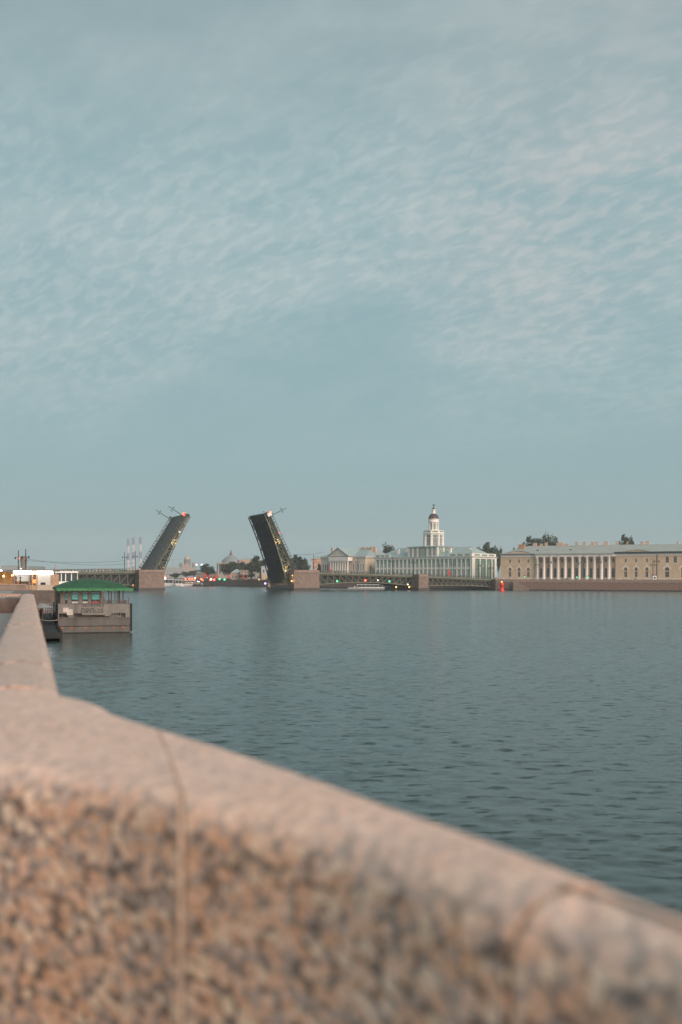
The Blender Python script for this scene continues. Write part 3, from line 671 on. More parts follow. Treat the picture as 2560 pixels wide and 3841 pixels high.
M_WHL = mat('white_lamp', (.9,.9,.85), .4, emit=(1, .93, .80), es=3)
M_ORL = mat('amber_lamp', (.9,.6,.3), .4, emit=(1, .50, .16), es=3)
M_VIOL = mat('violet_lamp', (.6,.4,.9), .4, emit=(.62, .40, 1), es=3)
M_PANEL = mat('railing_panel', (.05,.065,.06), .6, .2, 1)
def ball(r): return MB().lathe([(.02*r, -r), (.7*r, -.7*r), (r, 0), (.7*r, .7*r), (.02*r, r)], 10)
def light(loc, e, col, r_=.3, aim=None):                  # a lamp; floodlights (aim) are shaded spots turned on the structure
    l_ = bpy.data.lights.new('lamp_light', 'SPOT' if aim is not None else 'POINT'); l_.energy = e; l_.color = col; l_.shadow_soft_size = r_
    o = bpy.data.objects.new('lamp_light', l_); C.objects.link(o); o.location = loc
    if aim is not None:
        l_.spot_size = R(100); l_.spot_blend = .6; o.rotation_euler = (Vector(loc)-Vector(aim)).to_track_quat('Z', 'Y').to_euler()
# one panel of the cast-iron railing, 3 m long: posts, rails, medallion
def panel_mesh():
    m = MB(); m.box(-.11, .11, -.08, .08, 0, 1.4); m.box(.11, 2.89, -.05, .05, 1.18, 1.32); m.box(.11, 2.89, -.05, .05, .06, .2)
    m.lathe([(.38, -.03), (.38, .03)], 10); n = len(m.v)
    for i in range(n-40, n):
        x, y, z = m.v[i]; m.v[i] = (1.5+x, z, .69+y)
    for x in (.55, .95, 2.05, 2.45): m.box(x-.025, x+.025, -.02, .02, .2, 1.18)
    return m
rp_first = None
def railing_panel(parent, loc, rz, flip=False):
    global rp_first
    if rp_first is None: rp_first = o = panel_mesh().build('railing_panel', M_PANEL, parent)
    else: o = dup(rp_first, parent, False)
    o.location = loc; o.rotation_euler = (0, rz if False else 0, 0); return o
# --- street lamps
lamp_first = None
def street_lamp(loc, label, H=9.3, rot=None, group='lamp posts along the bridge', cat='lamp post', parent=None, rz=BA):
    global lamp_first
    if lamp_first is None:
        b = thing('lamp_post', label, cat); lamp_first = b
        MB().lathe([(.30, 0), (.30, .5), (.2, .7), (.17, 1.4), (.15, 7), (.13, 9.1), (.04, 9.3)], 8).build('pole', M_IRON, b)
        MB().bar((-1.0, 0, 6.9), (1.0, 0, 6.9), .12, .14).build('crossarm', M_IRON, b)
        for s_ in (-1, 1): MB().lathe([(.06, 6.35), (.2, 6.45), (.24, 6.8), (.12, 7.05), (.02, 7.25)], 8, (.95*s_, 0)).build('lantern', M_IRON, b)
        MB().bar((-.45, 0, 5.6), (.45, 0, 5.6), .06, .06).build('cable_bracket', M_IRON, b)
    else:
        b = dup(lamp_first); tag(b, label, cat)
    b['group'] = group; b.location = loc; b.scale = (H/9.3,)*3
    if rot is not None: b.rotation_mode = 'QUATERNION'; b.rotation_quaternion = rot.to_quaternion()
    else: b.rotation_mode = 'XYZ'; b.rotation_euler = (0, 0, rz)
    return b
# --- raised leaves
def leaf(sgn, base, ang, label):
    Mx = Matrix.Rotation(BA, 4, 'Z') @ Matrix.Rotation(-sgn*R(ang), 4, 'Y')
    lf = thing('bridge_leaf', label, 'bridge leaf', base, 0, 'raised leaves of the drawbridge')
    lf.rotation_mode = 'QUATERNION'; lf.rotation_quaternion = Mx.to_quaternion()
    LN = 31.0
    def v(u): return 1.9+3.3*max(0, (LN-u)/LN)**1.7
    def X(u): return sgn*u
    def bb(u0, u1, y0, y1, z0, z1): return MB().box(min(X(u0), X(u1)), max(X(u0), X(u1)), y0, y1, z0, z1)
    bb(-2.5, LN, .3, BW-.3, -.45, 0).build('deck_plate', M_ASPH, lf)
    for y0, y1 in ((0, 2.6), (BW-2.6, BW)): bb(-2.5, LN, y0, y1, .004, .22).build('footway', M_ASPH, lf)
    for y in (6.4, 10.5, 13.5, 16.6, 20.5): bb(-2.5, LN-.2, y-.7, y+.7, .004, .012).build('lane_wear', M_ASPL, lf)
    for y in (11.2, 12.7, 14.3, 15.8): bb(-2.5, LN-.2, y-.06, y+.06, .013, .03).build('tram_rail', M_RAILM, lf)
    bb(LN, LN+.25, .1, BW-.1, -1.2, .1).build('end_beam', M_TRD, lf)
    K = 12
    us = [-4+(LN+4)*i/K for i in range(K+1)]
    def chord(y, w, h, name, m, off=0):
        q = MB()
        for i in range(K):
            q.bar((X(us[i]), y, -v(us[i])+off), (X(us[i+1]), y, -v(us[i+1])+off), w, h)
        return q.build(name, m, lf)
    for y in (1.3, BW-1.3):
        q = MB()
        lo = chord(y, .55, .45, 'lower_chord', M_TR)
        for i in range(1, K):
            MB().bar((X(us[i]), y, -.45), (X(us[i]), y, -v(us[i])), .28, .28, (0, 1, 0)).build('vertical', M_TR, lf)
        for i in range(K):
            a, b = (us[i], us[i+1]) if i % 2 else (us[i+1], us[i])
            MB().bar((X(a), y, -.5), (X(b), y, -v(b)+.1), .30, .30, (0, 1, 0)).build('diagonal', M_TR, lf)
        bb(-2.5, LN, y-.25, y+.25, -.95, -.451).build('upper_chord', M_TR, lf)
        bb(-4, 2.2, y-.1, y+.1, -v(-1)+.3, -.95).build('gusset_plate', M_TRD, lf)
    for y in [3.0+i*2.1 for i in range(11)]:            # deep longitudinal girders under the roadway
        q = MB(); vs = []
        for i in range(K+1):
            vs += [(X(us[i]), y-.12, -.46), (X(us[i]), y+.12, -.46), (X(us[i]), y-.12, -v(us[i])+.25), (X(us[i]), y+.12, -v(us[i])+.25)]
        fs = []
        for i in range(K):
            o = i*4; fs += [(o, o+4, o+6, o+2), (o+1, o+3, o+7, o+5), (o+2, o+6, o+7, o+3)]
        fs += [(0, 2, 3, 1), (K*4, K*4+1, K*4+3, K*4+2)]
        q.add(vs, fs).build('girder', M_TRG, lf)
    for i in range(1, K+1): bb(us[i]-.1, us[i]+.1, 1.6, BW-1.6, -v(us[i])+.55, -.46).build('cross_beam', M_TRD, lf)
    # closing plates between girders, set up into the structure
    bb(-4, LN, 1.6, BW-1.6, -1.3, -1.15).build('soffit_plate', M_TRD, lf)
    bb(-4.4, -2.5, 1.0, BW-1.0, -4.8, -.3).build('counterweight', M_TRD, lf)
    for y in (.12, BW-.12):
        n_ = 10
        for i in range(n_):
            o = railing_panel(lf, (0, 0, 0), 0); u = .2+i*3.0
            o.location = (X(u) if sgn > 0 else X(u+3.0), y, .22)
        MB().box(X(30.3)-.35, X(30.3)+.35, y-.3, y+.3, .22, 1.7).build('railing_pedestal', M_IRON, lf)
    return lf, Mx
hL = B(1.8, 0, 9.0); hR = B(71.5, 0, 9.4)
leafL, ML = leaf(1, hL, 58.6, 'left raised drawbridge leaf showing its grey roadway, tilted to the right')
leafR, MR = leaf(-1, hR, 64.0, 'right raised drawbridge leaf showing its dark ribbed underside, tilted to the left')
def onleaf(h, Mx, p): return Vector(h)+(Mx @ Vector(p))
for h, Mx, s_, lf, side in ((hL, ML, 1, leafL, 'left'), (hR, MR, -1, leafR, 'right')):
    for y, nm in ((.9, 'near'), (BW-.9, 'far')):
        street_lamp(onleaf(h, Mx, (s_*29.3, y, .2)), f'dark lamp post jutting sideways from the {nm} corner of the {side} raised leaf tip', 9.3, Mx, 'lamp posts jutting from the raised leaves')
    ball(.8).build('red_beacon', M_REDL, lf, (s_*30.2, .6, 1.3) if s_ > 0 else (-30.6, .6, .9))
    for u, y, z, r_ in ((17.5, 1.0, -1.3, .14), (4.0, 1.0, -3.2, .14)):
        ball(r_).build('floodlight', M_WHL if u > 10 else M_ORL, lf, (s_*u, y-.4, z))
        light(onleaf(h, Mx, (s_*(u-2.5), y-1.3, z-.4)), 1500, (1, .62, .26), .4, onleaf(h, Mx, (s_*(u+1.5), y+1.5, z)))
MB().box(-31.0, -29.4, -.5, -.3, -1.2, 1.0).build('white_sign', M_WHITE, leafR)
MB().box(-20.6, -19.6, -.05, .1, .2, 1.3).build('red_sign', mat('pink_sign', (.62,.25,.22), .6), leafR)
for y in (-.35,): MB().box(21.4, 22.3, y-.05, y+.05, -1.5, -.6).build('white_sign', M_WHITE, leafL)
# --- piers
def pier(t0, t1, top, label, leaf_side, ledge=True):
    p = thing('bridge_pier', label, 'bridge pier', B(t0, 0, 0), BA, 'granite piers of the bridge')
    W_ = t1-t0
    def courses(x0, x1, y0, y1, z0, z1, name='end_block'):
        q = MB(); n_ = int((z1-z0)/.85); dz = (z1-z0)/n_
        for i in range(n_):
            e = .0 if i % 2 else .03
            q.box(x0-e, x1+e, y0-e, y1+e, z0+i*dz+(.05 if i else 0), z0+(i+1)*dz)
            if i < n_-1: q.box(x0+.06, x1-.06, y0+.06, y1-.06, z0+(i+1)*dz-.02, z0+(i+1)*dz+.07)
        return q.build(name, M_PIER, p)
    courses(0, W_, -5.5, 1.9, 1.3, top-1.2)
    courses(0, W_, BW-.5, BW+5.5, 1.3, top-1.2)
    for y0, y1 in ((-5.6, 2.0), (BW-.6, BW+5.6)):
        MB().box(-.25, W_+.25, y0-.2, y1+.2, top-1.2, top-.85).build('cornice', M_PIER2, p)
        MB().box(.1, W_-.1, y0+.05, y1-.05, top-.849, top).build('parapet', M_PIER2, p)
    MB().box(-.35, W_+.35, -5.9, BW+5.9, -1.5, 1.28).build('wet_footing', M_WET, p)
    if ledge:
        MB().box(.2, W_-.2, 1.9, BW-.5, 1.28, 2.6).build('ledge', M_PIER2, p)
        xb = (0, 2.6) if leaf_side > 0 else (W_-2.6, W_)
        MB().box(*xb, 1.9, BW-.5, 2.6, top-1.3).build('back_wall', M_PIER, p)
    return p
pL = pier(-5.8, 5.7, 9.45, 'granite bridge pier at the foot of the left raised leaf', 1)
pR = pier(68.9, 82.1, 9.85, 'granite bridge pier with a warm-lit corner at the foot of the right raised leaf', -1)
ball(.8).build('red_beacon', M_REDL, pL, (11.75, -4.2, 6.0))
ball(.45).build('white_lamp', M_WHL, pL, (12.0, -4.6, 5.6))
ball(.4).build('amber_lamp', M_ORL, pL, (-.9, 3, 2.3)); ball(.4).build('amber_lamp', M_ORL, pL, (-1.0, 9, 2.6))
ball(.32).build('amber_lamp', M_ORL, pR, (-.5, -3.6, 4.6)); ball(.25).build('amber_lamp', M_ORL, pR, (-.6, -4.6, 7.2))
ball(.55).build('violet_lamp', M_VIOL, pR, (-1.2, BW+5.2, 3.2))
light(B(66.8, -5.2, 3.2), 900, (1, .60, .24), .4, B(69.4, -3.5, 7.5)); light(B(67.0, 4, 2.9), 700, (1, .55, .2), .4, B(70.5, 6, 6.5)); light(B(67.5, BW+4, 1.6), 300, (1, .75, .45), .4, B(69.2, BW+2, 3.5))
# small middle pier between the fixed spans
pM = pier(136.8, 142.4, 8.2, 'narrow granite bridge pier between the two fixed truss spans', 1, False)
MB().box(.1, 5.5, 1.9, BW-.5, 1.28, 6.0).build('wall', M_PIER, pM)
# abutments
ab = thing('bridge_abutment', 'granite bridge abutment where the truss meets the right embankment', 'abutment', B(184, 0, 0), BA)
MB().box(0, 14, -3.5, BW, -1, 5.4).build('wall', M_EMB, ab); MB().box(-.2, 14.2, -3.7, BW, 5.4, 5.8).build('cornice', M_EMB2, ab); MB().box(0, 14, -3.6, -3.0, 5.8, 6.8).build('parapet', M_EMB2, ab)
MB().box(-.4, 14.2, -3.9, BW, -1.2, .6).build('wet_footing', M_WET, ab)
# --- fixed spans
def span(t0, t1, lo, label, np_):
    sp = thing('bridge_span', label, 'bridge span', B(t0, 0, 0), BA, 'fixed truss spans of the bridge')
    Ln = t1-t0
    def z(x): return zd(t0+x)
    def low(x):
        f = x/Ln; return lo[0]*(1-f)**2*(1 if 1 else 0)+2*lo[1]*f*(1-f)+lo[2]*f*f
    K = np_; xs = [Ln*i/K for i in range(K+1)]
    def sheet(y0, y1, za, zb, name, m):
        q = MB()
        vs = []
        for x in xs: vs += [(x, y0, z(x)+za), (x, y1, z(x)+za), (x, y0, z(x)+zb), (x, y1, z(x)+zb)]
        fs = []
        for i in range(K):
            o = i*4; fs += [(o, o+1, o+5, o+4), (o+2, o+6, o+7, o+3), (o, o+4, o+6, o+2), (o+1, o+3, o+7, o+5)]
        fs += [(0, 2, 3, 1), (K*4, K*4+1, K*4+3, K*4+2)]
        return q.add(vs, fs).build(name, m, sp)
    sheet(.2, BW-.2, -.5, 0, 'deck_plate', M_ASPH)
    sheet(-.1, .45, -.62, .16, 'fascia_beam', M_TR); sheet(BW-.45, BW+.1, -.62, .16, 'fascia_beam', M_TR)
    for y in (1.2, BW-1.2):
        sheet(y-.25, y+.25, -1.2, -.63, 'upper_chord', M_TR)
        q = MB()
        for i in range(K): q.bar((xs[i], y, low(xs[i])), (xs[i+1], y, low(xs[i+1])), .5, .42)
        q.build('lower_chord', M_TR, sp)
        if y > 5: continue
        for i in range(K+1): MB().bar((xs[i], y, z(xs[i])-1.1), (xs[i], y, low(xs[i])), .26, .26, (0, 1, 0)).build('vertical', M_TR, sp)
        for i in range(K):
            a, b = (i, i+1) if i < K/2 else (i+1, i)
            MB().bar((xs[a], y, z(xs[a])-1.1), (xs[b], y, low(xs[b])+.1), .26, .26, (0, 1, 0)).build('diagonal', M_TR, sp)
    for y in (3.2, 9, 17, 24):  # inner trusses filled solid and dark, giving the shade behind the near truss
        q = MB(); vs = []
        for x in xs: vs += [(x, y-.1, z(x)-.5), (x, y+.1, z(x)-.5), (x, y-.1, low(x)+.1), (x, y+.1, low(x)+.1)]
        fs = []
        for i in range(K):
            o = i*4; fs += [(o, o+4, o+6, o+2), (o+1, o+3, o+7, o+5), (o+2, o+6, o+7, o+3)]
        q.add(vs, fs+[(0, 2, 3, 1), (K*4, K*4+1, K*4+3, K*4+2)]).build('solid_inner_truss', M_TRD, sp)
    n_ = int(Ln/3.0)
    for y in (.15, BW-.15):
        for i in range(n_):
            o = railing_panel(sp, (0, 0, 0), 0); x = i*Ln/n_; o.scale = (Ln/n_/3.0, 1, 1)
            o.location = (x, y, z(x)+.16); o.rotation_euler = (0, -math.atan2(z(x+3)-z(x), 3.0), 0)
    return sp
s1 = span(82.2, 136.7, (2.6, 5.6, 2.2), 'arched green truss span between the right leaf pier and the narrow pier', 16)
s2 = span(142.5, 183.9, (2.4, 2.9, 1.9), 'flat green truss span between the narrow pier and the right embankment', 14)
s3 = span(-64, -5.9, (2.0, 5.0, 2.2), 'green truss span left of the left raised leaf, partly behind the barge awning', 16)
for t, m, z_, nm in ((94, M_GRNL, 3.6, 'green_signal'), (109.5, M_REDL, 4.1, 'red_signal'), (116.5, M_WHL, 4.2, 'white_lamp'), (123, M_GRNL, 3.6, 'green_signal')):
    ball(.5 if m is not M_WHL else .3).build(nm, m, s1, (t-82.2, .3, z_+.9))
for t in (127.5, 135.0):
    ball(.42).build('amber_lamp', M_ORL, s1, (t-82.2, 1.5, 1.6)); light(B(t, -.6, 1.6), 160, (1, .6, .25), .3, B(t+.8, 3, 4.5))
ball(.3).build('white_lamp', M_WHL, s1, (51.5, .5, 3.0))
# lamp posts standing on the bridge
for px, py, nm, w in ((468, 2145, 'first lamp post left of the left bridge pier, the farther of the pair', 20), (508, 2140, 'lamp post just left of the left bridge pier, nearer of the pair', 1),
                   (1112, 2137, 'lamp post behind the right leaf pier, left of the bare mast', 25), (1177, 2138, 'lamp post above the right edge of the right leaf pier', 20),
                   (1342, 2150, 'lamp post on the arched span in front of the cream building', 1), (1390, 2153, 'short lamp post on the arched span before the warm-lit end wall', 25),
                   (1474, 2155, 'lamp post on the arched span in front of the green and white building, left', 1), (1551, 2157, 'lamp post over the narrow bridge pier', 1),
                   (1650, 2160, 'lamp post on the flat span left of the red flag', 25), (1700, 2161, 'lamp post on the flat span right of the red flag', 1), (1797, 2164, 'lamp post on the flat span near the right embankment', 1), (1842, 2165, 'lamp post at the right end of the flat bridge span', 20)):
    c = (px-1280)/F; b0 = B(0, w)
    t = (c*b0.y-b0.x)/(ax.x-c*ax.y); street_lamp(B(t, w, zd(t)), nm, {1390: 5.5, 1342: 8.2}.get(px, 9.6))
# ---------------------------------------------------------------- buildings of the far bank
M_GLASS = mat('window_glass', (.035,.045,.05), .2, .4, .6, spec=.5)
M_TRIM = mat('white_trim', (.78,.735,.69), .7, .06, .8)
M_FRM = mat('window_frame', (.60,.58,.55), .7, .08, 1)
win_cache = {}
def window(parent, w, h, arch, loc, rz, frame=None, glass=None, name='window', surround=None):
    frame = frame or M_FRM; glass = glass or M_GLASS
    key = (round(w, 2), round(h, 2), arch, frame.name, glass.name, surround.name if surround else '')
    if key in win_cache: return link(name, win_cache[key], parent, loc, rz)
    m = MB(); m.k = 1
    m.box(-w/2-.05, w/2+.05, .22, .26, -.05, h+.05)
    m.k = 0; fw = .09
    m.box(-w/2, -w/2+fw, .10, .215, 0, h); m.box(w/2-fw, w/2, .10, .215, 0, h); m.box(-w/2+fw, w/2-fw, .10, .215, 0, fw); m.box(-w/2+fw, w/2-fw, .10, .215, h-fw, h)
    m.box(-.04, .04, .12, .214, fw, h-fw)
    for z in (h*.34, h*.67): m.box(-w/2+fw, w/2-fw, .13, .213, z-.03, z+.03)
    if arch:                                             # arch spandrels close the upper corners of the opening
        m.k = 2 if surround else 0; r_ = w/2
        for s_ in (-1, 1):
            pts = [(s_*r_, -.0, h-r_)]+[(s_*r_*math.cos(t), 0, h-r_+r_*math.sin(t)) for t in [math.pi/2*i/5 for i in range(6)]]+[(s_*r_, 0, h)]
            m.poly(pts[1:], (0, .1, 0))
    m.k = 0; m.box(-w/2-.12, w/2+.12, -.12, .0, -.16, 0)                    # sill
    o = m.build(name, [frame, glass, surround or frame], parent, loc, rz); win_cache[key] = o.data; return o
def wall(parent, org, rz, Ln, z0, z1, opens, m, name='wall', frame=None, surround=None, th=.3, glass=None):
    """wall along local x from org, facing -y, with real openings: opens = (xc, zb, w, h, arch)"""
    xs = sorted({0.0, Ln}|{round(x+s_*w/2, 3) for x, zb, w, h, a in opens for s_ in (-1, 1)})
    zs = sorted({z0, z1}|{round(v, 3) for x, zb, w, h, a in opens for v in (zb, zb+h)})
    q = MB()
    for i in range(len(xs)-1):
        j = 0; run = None
        for j in range(len(zs)-1):
            xc, zc_ = (xs[i]+xs[i+1])/2, (zs[j]+zs[j+1])/2
            inside = any(abs(xc-x) < w/2 and zb < zc_ < zb+h for x, zb, w, h, a in opens)
            if not inside:
                if run is None: run = zs[j]
            if inside and run is not None: q.box(xs[i], xs[i+1], 0, th, run, zs[j]); run = None
        if run is not None: q.box(xs[i], xs[i+1], 0, th, run, zs[-1])
    o = q.build(name, m, parent, (*org, 0), rz)
    d = Vector((math.cos(rz), math.sin(rz)))
    for x, zb, w, h, a in opens:
        p = Vector(org)+d*x; window(parent, w, h, a, (p.x, p.y, zb), rz, frame, glass, 'window', surround)
    return o
def hip(parent, x0, x1, y0, y1, z, h, m, ins=None, name='roof', gable=False):
    ins = (y1-y0)/2 if ins is None else ins; ym = (y0+y1)/2
    a = 0 if gable else ins
    MB().add([(x0, y0, z), (x1, y0, z), (x1, y1, z), (x0, y1, z), (x0+a, ym, z+h), (x1-a, ym, z+h)], [(0, 1, 5, 4), (1, 2, 5), (2, 3, 4, 5), (3, 0, 4), (3, 2, 1, 0)]).build(name, m, parent)
def chimney(parent, x, y, z, w, h, m, d=None):
    d = d or w*.7; c = MB().box(x-w/2, x+w/2, y-d/2, y+d/2, z-1.5, z+h).build('chimney', m, parent); MB().box(x-w/2-.12, x+w/2+.12, y-d/2-.12, y+d/2+.12, z+h, z+h+.25).build('chimney_cap', m, c)
def rz2(v): return math.atan2(v[1], v[0])
M_OCH = mat('ochre_plaster', (.60,.455,.315), .85, .10, .35, stain=.22)
M_ROOF = mat('grey_green_roof', (.33,.365,.34), .6, .14, .3, vstretch=.2)
M_ROOFB = mat('blue_grey_roof', (.31,.40,.40), .6, .12, .3)
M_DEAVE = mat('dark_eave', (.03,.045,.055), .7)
M_CHIM = mat('chimney_plaster', (.56,.41,.32), .85, .2, .8)
M_BRICK = mat('brick_chimney', (.42,.25,.15), .85, .25, .9)
# --- long ochre museum on the right
zo = thing('colonnaded_museum', 'long ochre neoclassical building with white column row and grey-green roof', 'building', (92.4, 575, 0), rz2((88.2, -48)))
ZT = 18.5
def pav(xs, x0): return [(x-x0, 15.3, 1.15, 1.9, False) for x in xs]+[(x-x0, 7.2, 1.5, 5.2, True) for x in xs]
wall(zo, (0, 0), 0, 21.3, GZ, ZT, pav((5.3, 10.7, 16.2), 0), M_OCH, surround=M_OCH)
cw = [23.5+4.05*i for i in range(11)]
wall(zo, (21.3, .9), 0, 44.3, GZ, ZT, [(x-21.3, 15.3, 1.3, 2.1, False) for x in cw]+[(x-21.3, 7.0, 1.5, 5.2, True) for x in cw], M_OCH, surround=M_OCH)
wall(zo, (65.6, -.6), 0, 21.2, GZ, ZT+.3, pav((71.0, 76.6, 82.2), 65.6), M_OCH, surround=M_OCH)
up = [(92.8+4.1*i) for i in range(9)]
wall(zo, (86.8, -.6), 0, 45, GZ, ZT+.3, [(x-86.8, 14.9, 1.7, 3.3, False) for x in up]+[(x-86.8, 7.2, 2.1, 5.2, True) for x in up[::2]], M_OCH, surround=M_OCH)
for i, x in enumerate((5.3, 10.7, 16.2, 71.0, 76.6, 82.2, *up[::2])):   # archivolts over the ground-floor windows
    y = 0 if x < 60 else -.6; r0, r1 = (1.35, 1.75) if x < 86 else (1.6, 2.1); n = 10; zc_ = 11.5; vs = []
    for k in range(n+1):
        t = math.pi*k/n
        for r_ in (r0, r1):
            for yy in (y-.12, y-.002): vs.append((x+r_*math.cos(t), yy, zc_+r_*math.sin(t)))
    MB().add(vs, [f for k in range(n) for f in ((k*4, k*4+4, k*4+6, k*4+2), (k*4, k*4+1, k*4+5, k*4+4), (k*4+2, k*4+6, k*4+7, k*4+3))]+[(0, 2, 3, 1)]).build('archivolt', M_TRIM, zo)
    MB().box(x-.22, x+.22, y-.16, y-.003, zc_+r1, zc_+r1+1.1).build('keystone', M_TRIM, zo)
MB().box(0, 21.28, -.10, -.003, 10.2, 10.6).build('string_course', M_OCH, zo); MB().box(65.62, 131.5, -.72, -.603, 10.2, 10.6).build('string_course', M_OCH, zo)
MB().box(0, 21.28, -.08, -.003, 13.6, 13.85).build('string_course', M_OCH, zo); MB().box(65.62, 131.5, -.70, -.603, 13.6, 13.85).build('string_course', M_OCH, zo)
first = None
for i in range(11):                                       # columns
    x = 21.6+4.05*i
    if first is None: first = o = MB().lathe([(.95, GZ+.8), (.95, GZ+1.3), (.78, GZ+1.5), (.78, 12), (.66, 17.6), (.9, 17.9), (.95, 18.5)], 12).build('column', M_TRIM, zo)
    else: o = dup(first, zo, False)
    o.location = (x, -.75, 0)
MB().box(20.4, 65.4, -2.0, .9, GZ, GZ+.8).build('plinth', M_PIER2, zo)
MB().box(-.1, 21.3, -.25, .3, ZT, 19.8).build('frieze', M_TRIM, zo); MB().box(20.9, 65.5, -1.6, .9, ZT+.003, 19.8).build('frieze', M_TRIM, zo); MB().box(65.55, 131.7, -.9, 0, ZT+.3, 20.05).build('frieze', M_TRIM, zo)
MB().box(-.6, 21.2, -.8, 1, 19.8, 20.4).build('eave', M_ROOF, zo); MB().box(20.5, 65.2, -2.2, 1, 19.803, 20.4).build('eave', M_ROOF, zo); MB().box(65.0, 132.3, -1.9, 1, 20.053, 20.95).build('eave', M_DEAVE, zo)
MB().box(-.3, 0, .0, 30, GZ, 20.4).build('end_wall', M_OCH, zo); MB().box(0, 131.5, 29, 30, GZ, 20.4).build('back_wall', M_OCH, zo)
hip(zo, -.6, 132.3, -1.9, 30.5, 20.41, 5.0, M_ROOF, 12)
for x0, x1, y in ((2.5, 19, -.5), (69, 85, -1.2)):
    n = 10; pts = [(x0+(x1-x0)*k/n, y, 20.42+(1.5)*math.sin(math.pi*k/n)) for k in range(n+1)]
    MB().poly(pts, (0, 5.5, 0)).build('attic_gable', M_OCH, zo)
    MB().poly([(p[0], p[1]-.25, p[2]) for p in pts]+[(p[0], p[1]-.25, p[2]+.3) for p in pts[::-1]], (0, 6.2, 0)).build('gable_coping', M_ROOF, zo)
for x, w, h, m in ((9.5, 3.4, 2.2, M_BRICK), (15.5, 2.0, 1.6, M_CHIM), (19.5, 1.6, 1.2, M_CHIM), (22.2, 1.4, 1.8, M_CHIM), (30.5, 3.6, 1.6, M_CHIM), (34.5, 2.2, .9, M_CHIM), (40.2, 1.6, 1.9, M_CHIM), (44.7, 2.0, 1.9, M_CHIM), (49.2, 1.2, 1.8, M_CHIM), (51.5, 1.5, 1.8, M_CHIM), (56.8, 2.4, 1.9, M_CHIM), (63.0, 1.4, 1.9, M_CHIM), (68.6, 1.0, 1.6, M_BRICK), (76.5, 1.6, 1.5, M_CHIM), (79.6, 1.7, 1.7, M_CHIM), (95.5, .8, 1.4, M_CHIM)):
    chimney(zo, x, 14.3 if x > 14 else 9, 25.2 if x > 15 else 23.6, w, h, m)
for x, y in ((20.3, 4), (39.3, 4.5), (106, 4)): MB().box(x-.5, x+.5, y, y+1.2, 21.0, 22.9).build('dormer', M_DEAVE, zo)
for x in (21.2, 34.6, 54.6, 88.5): MB().tube((x, -2.15 if 30 < x < 60 else -1.0, GZ), (x, -2.15 if 30 < x < 60 else -1.0, 19.8), .09, n=6).build('downpipe', M_OCH if x != 34.6 else M_CHIM, zo)
# --- green and white baroque building with the tower
K = 1.1; ku = Vector((-.75, .66)).normalized(); kw = Vector((.66, .75)).normalized()
M_GLK = mat('sky_pale_glass', (.20,.235,.235), .2, .3, .6, spec=.6)  # reflection of the sky put into a pale base colour
M_GRN = mat('green_plaster', (.19,.32,.25), .85, .08, .5, stain=.12)
M_GRD = mat('deep_green_plaster', (.13,.26,.19), .85, .08, .5)
M_WHP = mat('white_plaster', (.82,.775,.735), .8, .06, .6, stain=.08)
kk = thing('towered_museum', 'pale green and white baroque building with a tiered white tower and dark dome', 'building', (71.5*K, 545*K, 0), rz2(-ku))
# local x runs from the far (left) end at -LK to the near corner at 0; local y goes inland
LK, DK, KZ, KB = 75.0, 27.0, 19.6, GZ
ax23 = [(-LK+1.6+i*(LK-3.2)/22.5+.5) for i in range(23)]
op = [(x+LK, KB+8.3, 1.15, 2.6, False) for x in ax23]+[(x+LK, KB+2.0, 1.25, 4.6, False) for x in ax23]
wall(kk, (-LK, 0), 0, LK, KB, KZ-1.3, op, M_GRN, frame=M_WHP, glass=M_GLK)
ew_ = [5.2, 11.8, 18.4]
wall(kk, (0, .31), math.pi/2, DK-.6, KB, KZ-1.3, [(x, KB+8.6, 1.6, 2.7, True) for x in ew_]+[(x, KB+2.0, 1.7, 5.2, True) for x in ew_], M_GRD, frame=M_WHP, surround=M_GRD, glass=M_GLK)
pil = MB().box(-.42, .42, -.28, -.003, KB, KZ-1.3)
first = None
for i in range(24):
    x = (-LK+.6) if i == 0 else (-.6 if i == 23 else (ax23[i-1]+ax23[min(i, 22)])/2)
    if first is None: first = o = pil.build('pilaster', M_WHP, kk)
    else: o = dup(first, kk, False)
    o.location = (x, 0, 0)
for i in ax23: MB().box(i-.8, i+.8, -.09, -.003, KB+7.0, KB+8.0).build('window_panel', M_WHP, kk)
for y in (.8, 2.4, 8.4, 15.1, 21.6, 25.6):
    w = 1.1 if y in (.8, 25.6) else .5
    o = MB().box(.305, .58, y-w, y+w, KB, KZ-1.3).build('pilaster', M_WHP, kk)
MB().box(-LK-.3, .5, -.5, DK, KZ-1.3, KZ-.25).build('entablature', M_WHP, kk)
MB().box(-LK-.9, 1.1, -1.1, DK+.5, KZ-.25, KZ+.15).build('cornice', mat('grey_cornice', (.42,.46,.44), .7), kk)
for x0, x1 in ((-LK, -LK+12.5), (-16.5, .6)):              # attic parapets over the end pavilions
    MB().box(x0, x1, -.6, -.2, KZ+.15, KZ+1.75).build('attic_parapet', M_WHP, kk)
    MB().box(x0-.1, x1+.1, -.7, -.1, KZ+1.75, KZ+2.0).build('attic_coping', M_WHP, kk)
    for i in range(3): MB().box(x0+1.2+i*(x1-x0)/3.2, x0+1.2+i*(x1-x0)/3.2+(x1-x0)/4.5, -.68, -.602, KZ+.5, KZ+1.45).build('attic_panel', M_GRN, kk)
MB().box(.2, .6, -.2, DK-1, KZ+.15, KZ+1.75).build('attic_parapet', M_WHP, kk); MB().box(.1, .7, -.1, DK-.9, KZ+1.75, KZ+2.0).build('attic_coping', M_WHP, kk)
for i in range(3): MB().box(.602, .68, 2+i*8, 8+i*8, KZ+.5, KZ+1.45).build('attic_panel', M_GRN, kk)
